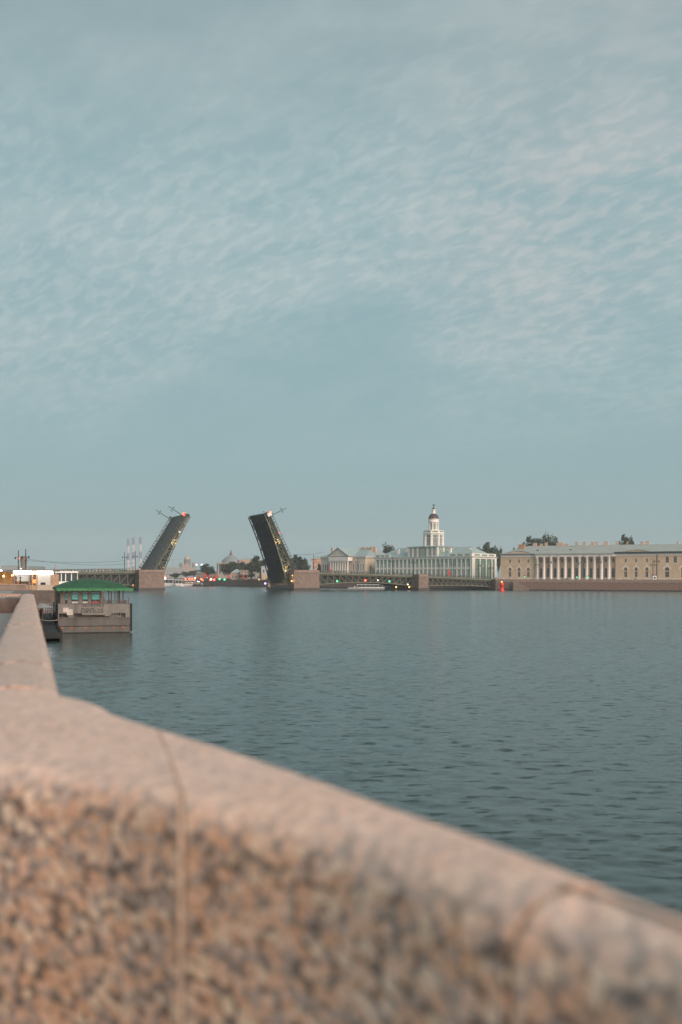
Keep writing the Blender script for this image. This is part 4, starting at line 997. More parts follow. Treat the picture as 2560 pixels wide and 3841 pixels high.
MB().box(-LK, 0, DK-.3, DK, KB, KZ).build('back_wall', M_GRN, kk); MB().box(-LK-.2, -LK, 0, DK, KB, KZ).build('end_wall', M_GRN, kk)
hip(kk, -LK, -47.5, .4, DK, KZ+.16, 6.3, M_ROOFB, 8); hip(kk, -29, 0, .4, DK, KZ+.16, 6.3, M_ROOFB, 9)
for x, y in ((-60, 5), (-56, 8), (-20, 6), (-8, 10), (-66, 12)): chimney(kk, x, y, KZ+3.2, 1.6, 2.0, M_WHP)
TX, TY = -37.8, 13.0
MB().box(-49, -26.5, 1.2, 25, KZ-.8, KZ+6.2).build('tower_base', M_GRN, kk)
for x in (-48.6, -45.3, -41.5, -34, -30.2, -26.9):
    for k in range(8): MB().box(x-.7, x+.7, .9, 1.19, KZ+.1+k*.76, KZ+.1+k*.76+.55).build('quoin', M_WHP, kk)
for y in (1.8, 8, 18, 24.2):
    for k in range(8): MB().box(-26.5, -26.2, y-.8, y+.8, KZ+.1+k*.76, KZ+.1+k*.76+.55).build('quoin', M_WHP, kk)
for x in (-46.9, -43.4, -37.7, -32.1, -28.5): window(kk, 2.3, 4.4, True, (x, .97, KZ+.8), 0, M_WHP, M_GLK, 'window', M_WHP)
for y in (5, 13, 21): window(kk, 2.3, 4.4, True, (-26.27, y, KZ+.8), math.pi/2, M_WHP, M_GLK, 'window', M_WHP)
MB().box(-49.7, -25.8, .4, 25.7, KZ+6.2, KZ+6.7).build('tower_cornice', mat('slate_cornice', (.40,.43,.42), .7), kk)
ZB = KZ+6.7
hip(kk, -50, -25.5, 1, 25, ZB, 1.2, M_ROOFB, 9, 'base_roof')
def oct_stage(r, z0, z1, m, name): return MB().lathe([(r, z0), (r, z1)], 8, (TX, TY), False).build(name, m, kk)
r2 = 6.3; Z2 = ZB+8.4
oct_stage(r2-.5, ZB-.5, Z2, M_WHP, 'octagon_stage')
for i in range(8):
    t = 2*math.pi*(i+.5)/8; a = 2*math.pi*(i+1)/8
    MB().lathe([(.85, ZB+.3), (.75, Z2-1.2), (.9, Z2-.8)], 8, (TX+(r2-.35)*math.cos(t), TY+(r2-.35)*math.sin(t))).build('tower_column', M_WHP, kk)
    fr = (r2-.5)*math.cos(math.pi/8)+.06
    px, py = TX+fr*math.cos(a), TY+fr*math.sin(a)
    window(kk, 2.4, 5.2, True, (px+.3*math.cos(a), py+.3*math.sin(a), ZB+.8), a+math.pi/2, M_WHP, M_GLK, 'window', M_WHP)
    pn = MB().box(-1.2, 1.2, -.08, .1, 0, 1.1).build('green_panel', M_GRD, kk, (px+.03*math.cos(a), py+.03*math.sin(a), ZB+6.2), a+math.pi/2)
MB().lathe([(r2+.1, Z2-.8), (r2+.3, Z2-.2), (r2+1.0, Z2), (r2+1.0, Z2+.3), (r2+.2, Z2+.4), (r2+.2, Z2+1.9), (r2+.35, Z2+2.1)], 8, (TX, TY), False).build('gallery', M_WHP, kk)
for i in range(8):
    a = 2*math.pi*(i+1)/8; fr = (r2+.2)*math.cos(math.pi/8)+.03
    MB().box(-1.7, 1.7, -.05, .1, 0, .9).build('gallery_panel', M_GRN, kk, (TX+fr*math.cos(a), TY+fr*math.sin(a), Z2+.75), a+math.pi/2)
Z3 = Z2+2.1; r3 = 3.15; Z3t = Z3+7.1
oct_stage(r3-.3, Z2+1.8, Z3t, M_WHP, 'upper_stage')
for i in range(8):
    t = 2*math.pi*(i+.5)/8; a = 2*math.pi*(i+1)/8; fr = (r3-.3)*math.cos(math.pi/8)+.05
    MB().lathe([(.42, Z3), (.36, Z3t-2.2), (.45, Z3t-2.0)], 8, (TX+(r3-.25)*math.cos(t), TY+(r3-.25)*math.sin(t))).build('tower_column', M_WHP, kk)
    window(kk, 1.25, 3.8, True, (TX+(fr+.3)*math.cos(a), TY+(fr+.3)*math.sin(a), Z3+.7), a+math.pi/2, M_WHP, M_GLK, 'window', M_WHP)
MB().lathe([(r3, Z3t-2.0), (r3+.45, Z3t-1.6), (r3+.45, Z3t-1.3), (r3, Z3t-1.2), (r3, Z3t-.4), (r3+.4, Z3t), (r3+.4, Z3t+.25)], 16, (TX, TY)).build('upper_cornice', M_WHP, kk)
ZD = Z3t+.25
MB().lathe([(r3+.25, ZD), (r3+.15, ZD+1.0), (r3-.35, ZD+2.1), (r3-1.2, ZD+3.0), (1.35, ZD+3.5)], 20, (TX, TY)).build('dome', mat('dark_dome', (.075,.065,.068), .55, .2, .6), kk)
MB().lathe([(1.45, ZD+3.4), (1.3, ZD+3.7), (1.15, ZD+5.4), (1.4, ZD+5.7), (1.1, ZD+6.1)], 12, (TX, TY)).build('lantern', M_WHP, kk)
MB().lathe([(1.1, ZD+6.1), (.75, ZD+6.9), (.25, ZD+7.5), (.15, ZD+8.1)], 12, (TX, TY)).build('lantern_cap', mat('dark_cap', (.07,.07,.075), .5), kk)
fin = MB(); 
for k in range(3):                                        # armillary sphere: three rings
    for j in range(16):
        def rp(j):
            t = 2*math.pi*j/16; c, s_ = .72*math.cos(t), .72*math.sin(t)
            return Vector((TX, TY, ZD+8.75))+(Vector((c, 0, s_)), Vector((0, c, s_)), Vector((c, s_, .15)))[k]
        fin.bar(rp(j), rp(j+1), .16)
fin.build('armillary_sphere', mat('bronze', (.10,.085,.07), .5, metal=.4), kk)
# --- cream building with a pedimented portico, left of the tower
AX = Vector((71.5, 545))+ku*111.7; AX = AX*1.1
M_CRM = mat('cream_plaster', (.66,.585,.515), .85, .06, .5, stain=.12); M_CRM_LIT = mat('warm_lit_cream_plaster', (.70,.58,.45), .85, .06, .5)  # second plaster carries the warm glow on the end wall in its colour
ac = thing('portico_building', 'cream classical building with a white pedimented portico behind the bridge', 'building', (AX.x, AX.y, 0), rz2(-ku))
LA, DA, AZ = 39.5, 32.0, 20.6
aw_ = [1.8, 3.9, 6.0, 8.1, 10.0]; aw2 = [LA-x for x in (2, 4.1, 6.2, 8.3, 10.4)]
wall(ac, (0, 0), 0, LA, GZ, AZ-1, [(x, 11.5, 1.0, 4.2, False) for x in aw_+aw2]+[(x, 6.2, 1.0, 3.2, False) for x in aw_+aw2], M_CRM)
wall(ac, (LA, .31), math.pi/2, DA, GZ, AZ-1, [(x, 11.5, 1.2, 3.4, False) for x in (5, 12, 19, 26)]+[(x, 6.2, 1.2, 3.2, False) for x in (5, 12, 19, 26)], M_CRM_LIT)
MB().box(0, LA, DA-.2, DA+.3, GZ, AZ).build('back_wall', M_CRM, ac); MB().box(-.3, 0, 0, DA, GZ, AZ).build('end_wall', M_CRM, ac)
MB().box(-.4, LA+.5, -.4, DA+.4, AZ-1, AZ-.1).build('entablature', M_CRM, ac); MB().box(-1, LA+1, -1, DA+1, AZ-.1, AZ+.25).build('cornice', M_TRIM, ac)
MB().box(-.1, LA+.1, -.15, -.003, 10.4, 10.8).build('string_course', M_TRIM, ac)
P0_, P1_ = 11.8, 28.4
first = None
for i in range(8):
    x = P0_+.8+(P1_-P0_-1.6)*i/7
    if first is None: first = o = MB().lathe([(.85, GZ+1), (.8, GZ+1.5), (.72, 10), (.6, 17.0), (.85, 17.4), (.85, 17.8)], 10).build('column', M_TRIM, ac)
    else: o = dup(first, ac, False)
    o.location = (x, -4.2, 0)
MB().box(P0_-.3, P1_+.3, -5.2, -.41, 17.8, AZ-.1).build('portico_entablature', M_TRIM, ac); MB().box(P0_-.4, P1_+.4, -5.4, -.1, GZ, GZ+1).build('portico_plinth', M_CRM, ac)
MB().poly([(P0_-1, -5.0, AZ+.25), (P1_+1, -5.0, AZ+.25), ((P0_+P1_)/2, -5.0, AZ+5.6)], (0, 10, 0)).build('pediment', M_CRM, ac)
for s_ in (-1, 1):
    c = (P0_+P1_)/2; e = P0_-1.3 if s_ < 0 else P1_+1.3
    MB().add([(e, -5.8, AZ+.2), (c, -5.8, AZ+5.75), (c, 22, AZ+5.75), (e, 22, AZ+.2), (e, -5.8, AZ+.6), (c, -5.8, AZ+6.15), (c, 22, AZ+6.15), (e, 22, AZ+.6)], [(0, 1, 5, 4), (4, 5, 6, 7), (0, 4, 7, 3), (2, 3, 7, 6), (0, 3, 2, 1)]).build('portico_roof', M_ROOFB, ac)
hip(ac, -1, LA+1, -1, DA+1, AZ+.26, 5.4, M_ROOFB, 10)
for x, y, w in ((25, 16, 4), (30, 14, 2), (33, 14, 1.8), (35, 15, 2.4), (3, 8, 1.5), (8, 10, 2)): chimney(ac, x, y, AZ+4.2, w, 2.2, M_CHIM)
# --- domed academy seen through the open bridge
def generic(name, label, px0, px1, ptop, Y, m, roof=None, rh=0.0, depth=18, rows=3, cols=6, rz=0.0, pbase=None, ww=1.4, wh=2.0, cat='building', group=None):
    a, b = at(px0, ptop, Y), at(px1, ptop, Y); H = a.z; Ln = b.x-a.x
    g_ = thing(name, label, cat, (a.x, Y, 0), rz, group); z0 = GZ
    op = []
    for r_ in range(rows):
        for c in range(cols):
            op.append(((c+.5)*Ln/cols, z0+1.0+(H-z0-1)*r_/rows+.2, min(ww, Ln/cols*.5), min(wh, (H-z0)/rows*.6), False))
    wall(g_, (0, 0), 0, Ln, z0, H, op, m)
    MB().box(.02, Ln-.02, .31, depth, z0, H-.02).build('body', m, g_)
    MB().box(-.3, Ln+.3, -.35, depth+.3, H, H+.4).build('cornice', m, g_)
    if roof: hip(g_, -.3, Ln+.3, -.3, depth+.3, H+.41, rh, roof, min(depth, Ln)*.45)
    return g_, Ln, H
M_GRYP = mat('grey_plaster', (.33,.34,.34), .85, .1, .3); M_TAN = mat('tan_plaster', (.36,.33,.29), .85, .1, .3); M_PINK = mat('pink_plaster', (.42,.31,.26), .85, .1, .3)
ar, Ln, H = generic('domed_building', 'large tan building with a low grey dome and pointed top seen through the open bridge', 814, 1000, 2113, 840, M_TAN, None, 0, 40, 3, 15)
for i in range(9): MB().lathe([(.9, GZ+5), (.75, H-1.5), (1.0, H-.8)], 8, (1.4+i*2.6, -1.2)).build('column', M_GRYP, ar)
MB().box(0, 24, -2.4, -.4, H-.8, H+.6).build('entablature', M_TAN, ar); MB().box(0, 24, -2.4, -.4, GZ, GZ+5).build('arcade_base', M_TAN, ar)
dcx = at(865, 2100, 850).x-at(814, 2100, 840).x
MB().lathe([(7.9, H), (7.9, H+1.6), (7.2, H+1.8)], 20, (dcx, 14)).build('drum', M_PINK, ar)
MB().lathe([(8.1, H+1.5), (7.2, H+3.0), (5.0, H+5.0), (2.8, H+6.4), (1.3, H+7.2)], 20, (dcx, 14)).build('dome', mat('slate_dome', (.23,.27,.28), .6), ar)
MB().lathe([(1.4, H+7.0), (1.2, H+8.4), (.7, H+9.6), (.15, H+12.0)], 10, (dcx, 14)).build('spire', mat('rusty_spire', (.20,.12,.10), .7), ar)
MB().box(dcx+7.6, dcx+25, 8, 26, H, H+3.4).build('attic_block', M_PINK, ar); hip(ar, dcx+7.6, dcx+25, 8, 26, H+3.4, 1.6, M_ROOFB, 6, 'attic_roof')
g_, Ln, H = generic('banner_building', 'pale grey box building right beside the right raised leaf', 981, 1030, 2127, 712, mat('pale_grey_cladding', (.50,.53,.54), .7, .1, .4), M_ROOFB, 1.0, 14, 2, 3)
MB().box(.5, Ln-.5, -.5, -.32, GZ, GZ+4).build('warm_panel', mat('warm_panel', (.66,.5,.34), .7), g_)
generic('gate_pavilion', 'small pink pavilion with grey roof left of the trees in the bridge gap', 868, 905, 2150, 735, M_PINK, M_ROOFB, 2.6, 10, 1, 3)
generic('stone_gate_tower', 'narrow pink stone gate block between the trees in the bridge gap', 903, 927, 2140, 730, M_PINK, None, 0, 8, 3, 2)
generic('long_grey_building', 'long low grey building beside the left raised leaf in the gap', 600, 682, 2133, 1600, M_GRYP, M_ROOF, 3.5, 18, 3, 10)
generic('low_tan_building', 'low tan building behind the red banners in the bridge gap', 737, 815, 2148, 900, M_TAN, M_ROOF, 2.5, 14, 2, 9)
generic('red_white_building', 'orange and white building between the right leaf pier trees and the portico', 1172, 1210, 2098, 800, mat('orange_plaster', (.60,.34,.24), .85, .1, .3), M_ROOF, 2, 16, 4, 6)
generic('grey_hall', 'grey hall roof behind the towered building on the left', 1480, 1560, 2068, 700, M_GRYP, M_ROOF, 2.5, 16, 2, 8)
generic('rear_block', 'grey rooftop block behind the towered building on the right', 1660, 1790, 2062, 720, mat('brown_grey_plaster', (.34,.32,.30), .85, .1, .3), M_ROOF, 1.4, 16, 2, 10)
# church with domes, far off in the haze
ch = thing('brick_church', 'hazy brown domed church tower rising over the far bank', 'church', at(672, 2180, 1500)*1.7); ch.location.z = 0; ch.scale = (1.7, 1.7, 1.62)
MB().box(0, 22, 0, 18, GZ, 22).build('nave', M_PINK, ch); MB().poly([(4, -.3, 22), (18, -.3, 22), (11, -.3, 29)], (0, 4, 0)).build('gable', M_PINK, ch)
MB().lathe([(5, 20), (5, 34.5), (5.4, 35)], 12, (11, 9)).build('drum', mat('brown_brick', (.26,.19,.16), .85), ch)
MB().lathe([(5.2, 35), (5, 37), (3.4, 39.4), (1, 40.6), (.3, 43)], 14, (11, 9)).build('dome', mat('grey_gilt_dome', (.42,.36,.30), .5), ch)
for x in (1.5, 20.5): MB().lathe([(2.4, 20), (2.4, 26), (2.5, 26.3), (2.2, 28), (.6, 29.6), (.2, 31.5)], 10, (x, 9)).build('side_dome', bpy.data.materials['brown_brick'], ch)
# striped power-station chimneys
M_CW = mat('white_band', (.60,.55,.55), .8, .1, .1); M_CR = mat('red_band', (.17,.14,.22), .8, .1, .1)
for i, (px, pt) in enumerate(((482, 2021), (501, 2017), (528, 2015))):
    Y = 4300; b = at(px, pt, Y); c = thing('factory_chimney', ['leftmost tall red and white striped chimney behind the left leaf', 'middle tall red and white striped chimney behind the left leaf', 'rightmost tall red and white striped chimney, nearest the left leaf'][i], 'chimney', (b.x, Y, 0), 0, 'striped chimneys')
    H = b.z; seg = 7
    for k in range(seg):
        z0, z1 = H-(k+1)*30.8, H-k*30.8; z0 = max(z0, GZ)
        if z1 < 6: break
        MB().lathe([(5.3+.0025*(H-z0)*3, z0), (5.3+.0025*(H-z1)*3, z1)], 14).build('band', M_CR if k % 2 == 0 else M_CW, c)
# low skyline on the left, above the bridge deck
for i, (nm, lb, a, b, pt, Y, m, rf, rh, cols) in enumerate((
    ('shed_building', 'long pale shed on the skyline above the left bridge span', 346, 430, 2133, 2700, mat('pale_shed', (.50,.46,.45), .8), M_ROOF, 1.5, 12),
    ('teal_shed', 'teal-roofed shed on the skyline left of the chimneys', 432, 478, 2134, 2600, mat('teal_cladding', (.25,.42,.40), .8), M_ROOFB, 1.2, 6),
    ('pale_hall', 'pale hall on the skyline under the striped chimneys', 478, 540, 2132, 2500, mat('pale_hall', (.56,.52,.50), .8), None, 0, 7),
    ('skyline_block', 'dim grey block on the skyline over the barge awning', 236, 268, 2138, 2300, M_GRYP, M_ROOF, 4, 5),
    ('low_pink_block', 'low pinkish block on the skyline between the domed lantern and the shed', 285, 330, 2140, 2400, M_PINK, None, 0, 6),
    ('columned_block', 'grey columned block on the skyline above the lit kiosk', 6, 64, 2124, 1500, M_GRYP, M_ROOF, 1, 9),
    ('dark_tree_block', 'grey rooftop right of the leaning tower on the skyline', 104, 160, 2126, 1600, mat('green_grey_roofing', (.20,.24,.24), .8), M_ROOF, 1.5, 6),
    ('gap_block', 'faint grey block on the far shore beyond the moored boats', 680, 745, 2150, 1900, M_GRYP, M_ROOF, 3, 8))):
    generic(nm, lb, a, b, pt, Y, m, rf, rh, 14, 3, cols)
sp_ = thing('domed_lantern', 'small tan domed lantern on the skyline right of the kiosk sign', 'tower', (at(210, 2150, 1100).x, 1100, 0))
z_ = at(210, 2124, 1100).z; MB().lathe([(2.6, GZ), (2.6, z_-6), (2.2, z_-5.5), (1.8, z_-3), (1.0, z_-1.2), (.3, z_+2.5)], 10).build('tower', M_TAN, sp_); MB().lathe([(3.2, z_-7), (3.2, z_-6)], 10).build('cornice', M_TAN, sp_)
tw = thing('brick_tower', 'grey-brown tower with a red lamp above the lit kiosk', 'tower', (at(90, 2150, 700).x, 700, 0))
z_ = at(90, 2088, 700).z; MB().lathe([(1.9, GZ), (1.9, z_-7), (2.4, z_-2), (2.4, z_)], 8).build('shaft', mat('tower_brick', (.22,.18,.15), .85, .3, .5), tw); MB().lathe([(2.7, z_-.8), (2.7, z_)], 8).build('rim', M_FRAME, tw)
ball(.65).build('red_lamp', M_REDL, tw, (-2.6, -2, z_-1.0)); ball(.4).build('white_lamp', M_WHL, tw, (-1.2, -2.4, z_-8.5))
# ---------------------------------------------------------------- trees
M_BARK = mat('bark', (.07,.055,.045), .9, .3, 2)
M_LV = [mat('foliage_deep', (.030,.052,.028), .8, .5, .35), mat('foliage_mid', (.052,.080,.042), .8, .4, .35)]
tree_var = []
def tree_meshes(seed):
    rnd = random.Random(seed)
    tr = MB(); tr.tube((0, 0, 0), (.1, .05, 3.6), .32, .22); tips = []
    for i in range(7):
        a = i*2.4+rnd.random(); z = 2.6+rnd.random()*1.6; q = Vector((math.cos(a)*rnd.uniform(1.4, 2.6), math.sin(a)*rnd.uniform(1.4, 2.6), z+rnd.uniform(2, 4)))
        tr.tube((.08, .03, z), q, .14, .05, 6); tips.append(q)
        r2_ = q+Vector((rnd.uniform(-1, 1), rnd.uniform(-1, 1), rnd.uniform(.8, 1.8))); tr.tube(q, r2_, .05, .02, 5); tips.append(r2_)
    cr = MB(); cl = [(t, rnd.uniform(.8, 1.5)) for t in tips]
    for i in range(16):
        a = rnd.random()*6.28; rr_ = rnd.uniform(.4, 3.0); cl.append((Vector((math.cos(a)*rr_, math.sin(a)*rr_, 5.6+rnd.uniform(-2.2, 3.6)*(1-rr_/4.5))), rnd.uniform(.7, 1.4)))
    for c, r_ in cl:
        cr.k = int(rnd.random() < .45)
        for k in range(120):
            d = Vector((rnd.gauss(0, 1), rnd.gauss(0, 1), rnd.gauss(0, .8))); d = d.normalized()*r_*(rnd.random()**.4)
            p = c+d; s_ = rnd.uniform(.2, .42); u = Vector((rnd.gauss(0, 1), rnd.gauss(0, 1), rnd.gauss(0, 1))).normalized(); v_ = u.cross(Vector((rnd.gauss(0, 1), rnd.gauss(0, 1), rnd.gauss(0, 1)))).normalized()
            cr.add([p-u*s_, p+v_*s_*.55, p+u*s_, p-v_*s_*.55], [(0, 1, 2, 3)])
    return tr, cr
def tree(x, y, z, h, w, var, label, group):
    b = thing('broadleaf_tree', label, 'tree', (x, y, z), random.uniform(0, 6.28), group)
    while len(tree_var) <= var: tree_var.append(None)
    if tree_var[var] is None:
        tr, cr = tree_meshes(31+var); tree_var[var] = (tr.build('trunk', M_BARK, b).data, cr.build('crown', M_LV, b).data)
    else: link('trunk', tree_var[var][0], b); link('crown', tree_var[var][1], b)
    b.scale = (w/5.6, w/5.6, h/9.6)
def ptree(px0, px1, ptop, Y, var, label, group, base=GZ):
    a, c = at(px0, ptop, Y), at(px1, ptop, Y); tree((a.x+c.x)/2, Y, base, a.z-base, c.x-a.x, var, label, group)
g1 = 'trees seen through the open bridge'; g2 = 'trees behind the museum roofs'; g3 = 'trees beside the right leaf pier'
for a in ((756, 804, 2119, 880, 0, 'round tree left of the domed building', g1), (832, 886, 2114, 780, 1, 'dark tree in front of the domed building columns', g1), (862, 914, 2102, 790, 2, 'taller dark tree right of the columns of the domed building', g1),
          (918, 972, 2106, 745, 3, 'leafy tree between the stone gate and the pale box building, left', g1), (942, 1010, 2092, 750, 0, 'broad leafy tree behind the pale box building', g1), (980, 1040, 2092, 755, 1, 'leafy tree directly behind the right leaf', g1),
          (684, 716, 2142, 1100, 2, 'small hazy tree under the church', g1), (712, 748, 2138, 1080, 3, 'small hazy tree right of the church', g1), (640, 676, 2150, 960, 1, 'small hazy tree above the moored boats', g1),
          (903, 926, 2155, 725, 2, 'small dark tree at the stone gate block', g1), (930, 955, 2150, 720, 0, 'small tree at the foot of the pale box building', g1)): ptree(*a)
for a in ((1085, 1112, 2086, 690, 3, 'narrow tree directly right of the right raised leaf', g3), (1104, 1150, 2088, 680, 0, 'broad tree right of the right raised leaf', g3), (1138, 1160, 2120, 670, 1, 'low tree above the right leaf pier', g3), (1193, 1212, 2110, 700, 2, 'small tree left of the portico building', g3)): ptree(*a)
for a in ((1425, 1480, 2048, 800, 1, 'dark tree behind the ridge of the portico building', g2), (1540, 1580, 2050, 780, 2, 'tree top left of the white tower', g2),
          (1788, 1840, 2044, 740, 0, 'dark tree behind the towered building, left of two', g2), (1812, 1866, 2050, 735, 3, 'dark tree behind the towered building, right of two', g2), (1862, 1884, 2060, 760, 1, 'small tree in the gap beside the ochre building', g2),
          (1930, 1962, 2046, 760, 2, 'small tree behind the brick chimney on the ochre building', g2), (1955, 2015, 2022, 760, 0, 'dark tree behind the ochre roof, leftmost of the tall cluster', g2), (1995, 2070, 2013, 765, 1, 'tallest dark tree behind the ochre roof', g2), (2050, 2105, 2028, 770, 3, 'dark tree behind the ochre roof, right of the tall cluster', g2), (2085, 2140, 2034, 775, 2, 'low dark tree behind the ochre roof chimneys', g2),
          (2318, 2358, 2016, 720, 0, 'dark tree top over the right roof, left half of the pair', g2), (2340, 2384, 2014, 725, 3, 'dark tree top over the right roof, right half of the pair', g2)): ptree(*a)
# ---------------------------------------------------------------- right embankment furniture
e0, e1 = Vector(EMB[2]), Vector(EMB[1])
ed = (e1-e0).normalized(); en = Vector((-ed.y, ed.x)); en = en if en.y > 0 else -en
def onq(px, back):                                       # point on the right quay seen at column px, `back` metres behind its edge
    c = (px-1280)/F; o = e0+en*back; t = (c*o.y-o.x)/(ed.x-c*ed.y); return o+ed*t
for px, H, lb in ((2015, 11.5, 'lamp post at the left end of the white column row'), (2060, 13.5, 'tall lamp post before the second white column'), (2180, 12.6, 'lamp post before the middle columns, left of a close pair'), (2188, 13.8, 'lamp post before the middle columns, right of a close pair'),
                  (2248, 13.5, 'tall lamp post near the right end of the column row'), (2450, 11.5, 'lamp post beside the white booth, left of a pair'), (2464, 14, 'taller lamp post beside the white booth, right of a pair')):
    p = onq(px, 6 if px not in (2188, 2464) else 14); street_lamp((p.x, p.y, GZ), lb, H, None, 'lamp posts along the right embankment')
sg = 'signals and small signs along the right embankment'
for px, lb in ((1968, 'small lit green signal before the ochre left pavilion'), (2164, 'small lit green signal before the middle columns'), (2207, 'small lit green signal right of the paired lamp posts')):
    p = onq(px, 5); t_ = thing('traffic_signal', lb, 'traffic light', (p.x, p.y, GZ), 0, sg)
    MB().tube((0, 0, 0), (0, 0, 2.6), .07, n=6).build('pole', M_IRON, t_); MB().box(-.3, .3, -.2, .2, 1.6, 3.0).build('housing', M_IRON, t_); ball(.3).build('green_light', M_GRNL, t_, (0, -.32, 2.0))
p = onq(2457, 5); bo = thing('white_booth', 'small white booth between two lamp posts on the right embankment', 'booth', (p.x, p.y, GZ))
MB().box(-.9, .9, 0, 2, 0, 2.9).build('body', M_WHITE, bo); MB().box(-1.0, 1.0, -.1, 2.1, 2.9, 3.3).build('roof', M_IRON, bo); MB().box(-.5, .5, -.03, -.001, 1.2, 2.3).build('window', M_PANE, bo)
M_CAR = [mat('car_paint_white', (.72,.72,.72), .3), mat('car_paint_dark', (.06,.065,.075), .3), mat('car_paint_silver', (.38,.39,.40), .3), mat('car_paint_red', (.35,.05,.05), .3)]
def car(px, back, k, lb):
    p = onq(px, back); c = thing('car', lb, 'car', (p.x, p.y, GZ), math.atan2(ed.y, ed.x), 'cars along the right embankment'); m = M_CAR[k]
    MB().poly([(-2.1, -.85, .35), (2.1, -.85, .35), (2.1, -.85, .8), (1.2, -.85, .95), (-2.0, -.85, .98), (-2.15, -.85, .7)], (0, 1.7, 0)).build('body', m, c)
    MB().poly([(-1.7, -.75, .98), (1.15, -.75, .96), (.45, -.75, 1.45), (-1.1, -.75, 1.48)], (0, 1.5, 0)).build('cabin', M_PANE, c); MB().box(-1.1, .45, -.7, .7, 1.485, 1.53).build('roof', m, c)
    for x in (-1.3, 1.3):
        for y in (-.86, .66):
            w = MB().tube((x, y, .33), (x, y+.2, .33), .33, n=12).build('wheel', M_BLACK, c)
for a in ((2388, 8, 0, 'white car on the right embankment before the middle arched window'), (2060, 9, 2, 'silver car before the left white columns'), (1935, 10, 0, 'white car before the ochre left pavilion'), (2300, 9, 1, 'dark car at the right end of the columns'), (2130, 12, 2, 'silver car before the middle columns')): car(*a)
# balustrade posts on the quay parapet
bl = thing('quay_railing', 'low light railing along the top of the right embankment', 'railing', (*e0, 5.85), math.atan2(ed.y, ed.x))
Lq = (e1-e0).length
post = MB().box(-.12, .12, -.12, .12, 0, .75); first = None
n_ = int(Lq/4.2)
for i in range(n_+1):
    if first is None: first = o = post.build('railing_post', M_TRIM, bl)
    else: o = dup(first, bl, False)
    o.location = (i*Lq/n_, -.1, 0)
MB().box(0, Lq, -.16, -.06, .55, .65).build('railing_bar', M_TRIM, bl); MB().box(0, Lq, -.14, -.08, .2, .26).build('railing_bar', M_TRIM, bl)
# granite stairs down to the water beside the abutment
s0 = onq(1928, -3.1); stq = thing('granite_stairs', 'granite stairs leading down to the water beside the bridge abutment', 'stairs', (s0.x, s0.y, 0), math.atan2(ed.y, ed.x))
for i in range(14): MB().box(i*.55, i*.55+.55, 0, 2.95, -1, 4.6-i*.31).build('step', M_EMB2, stq)
q = MB(); q.poly([(-.3, -.45, 0), (7.6, -.45, -1), (7.9, -.45, .9), (-.3, -.45, 5.6)], (0, .44, 0)).build('stair_wall', M_PIER2, stq)
MB().box(7.7, 13.5, -.3, 2.9, -1, .35).build('landing', M_WET, stq)
# red buoy
p = at(1883, 2218, 19417/41.5); bu = thing('red_buoy', 'small red navigation buoy floating before the right embankment', 'buoy', (p.x, p.y, 0))
M_BUOY = mat('buoy_red', (.75,.05,.03), .5, .1, 1)
MB().lathe([(.3, -.6), (1.15, -.4), (1.15, .6), (.9, .8), (.75, 2.6), (.95, 2.7), (.95, 4.0), (.3, 4.2)], 12).build('body', M_BUOY, bu); ball(.32).build('lamp', M_ORL, bu, (0, 0, 4.5))
# red flags on the bridge
M_FLAG = mat('red_cloth', (.62,.06,.04), .7, .2, 1)
def flag(loc, H, w, lb, m=M_FLAG, name='red_flag', grp='red flags and banners'):
    f = thing(name, lb, 'flag', loc, 0, grp); MB().tube((0, 0, 0), (0, 0, H), .07, n=6).build('pole', M_IRON, f)
    q = MB(); n = 8; vs = []
    for i in range(n+1):
        t = i/n; x = w*(.35+.65*min(1, t*1.6)); yy = .18*math.sin(t*9)
        vs += [(0.05, 0, H-.1-t*H*.72), (x, yy, H-.5-t*H*.72)]
    q.add(vs+[(a, b+.04, c) for a, b, c in vs], [(2*i, 2*i+1, 2*i+3, 2*i+2) for i in range(n)]+[(2*n+2+2*i, 2*n+4+2*i, 2*n+5+2*i, 2*n+3+2*i) for i in range(n)]).build('cloth', m, f)
def onb(px, w): c = (px-1280)/F; b0 = B(0, w); t = (c*b0.y-b0.x)/(ax.x-c*ax.y); return B(t, w, zd(t))
flag(onb(1682, 25), 5.5, 1.3, 'red flag hanging on the flat bridge span before the green and white building')
flag(onb(1236, 25), 4.2, 1.0, 'red flag hanging on the bridge before the cream portico building')
gb = [(767, 2146, 'tall red banner left of the domed building, largest'), (783, 2154, 'red banner just right of the largest banner'), (806, 2152, 'red banner at the left corner of the domed building'), (815, 2152, 'slim red banner beside the domed building corner'), (855, 2150, 'red banner in front of the dark trees'), (740, 2156, 'small red banner farthest left in the bridge gap'), (911, 2152, 'red banner on the stone gate block'), (979, 2148, 'red banner beside the pale box building')]
for px, pt, lb in gb:
    Y = 715; a = at(px, pt, Y); flag((a.x, Y, GZ), a.z-GZ, 2.2 if px == 767 else 1.4, lb)
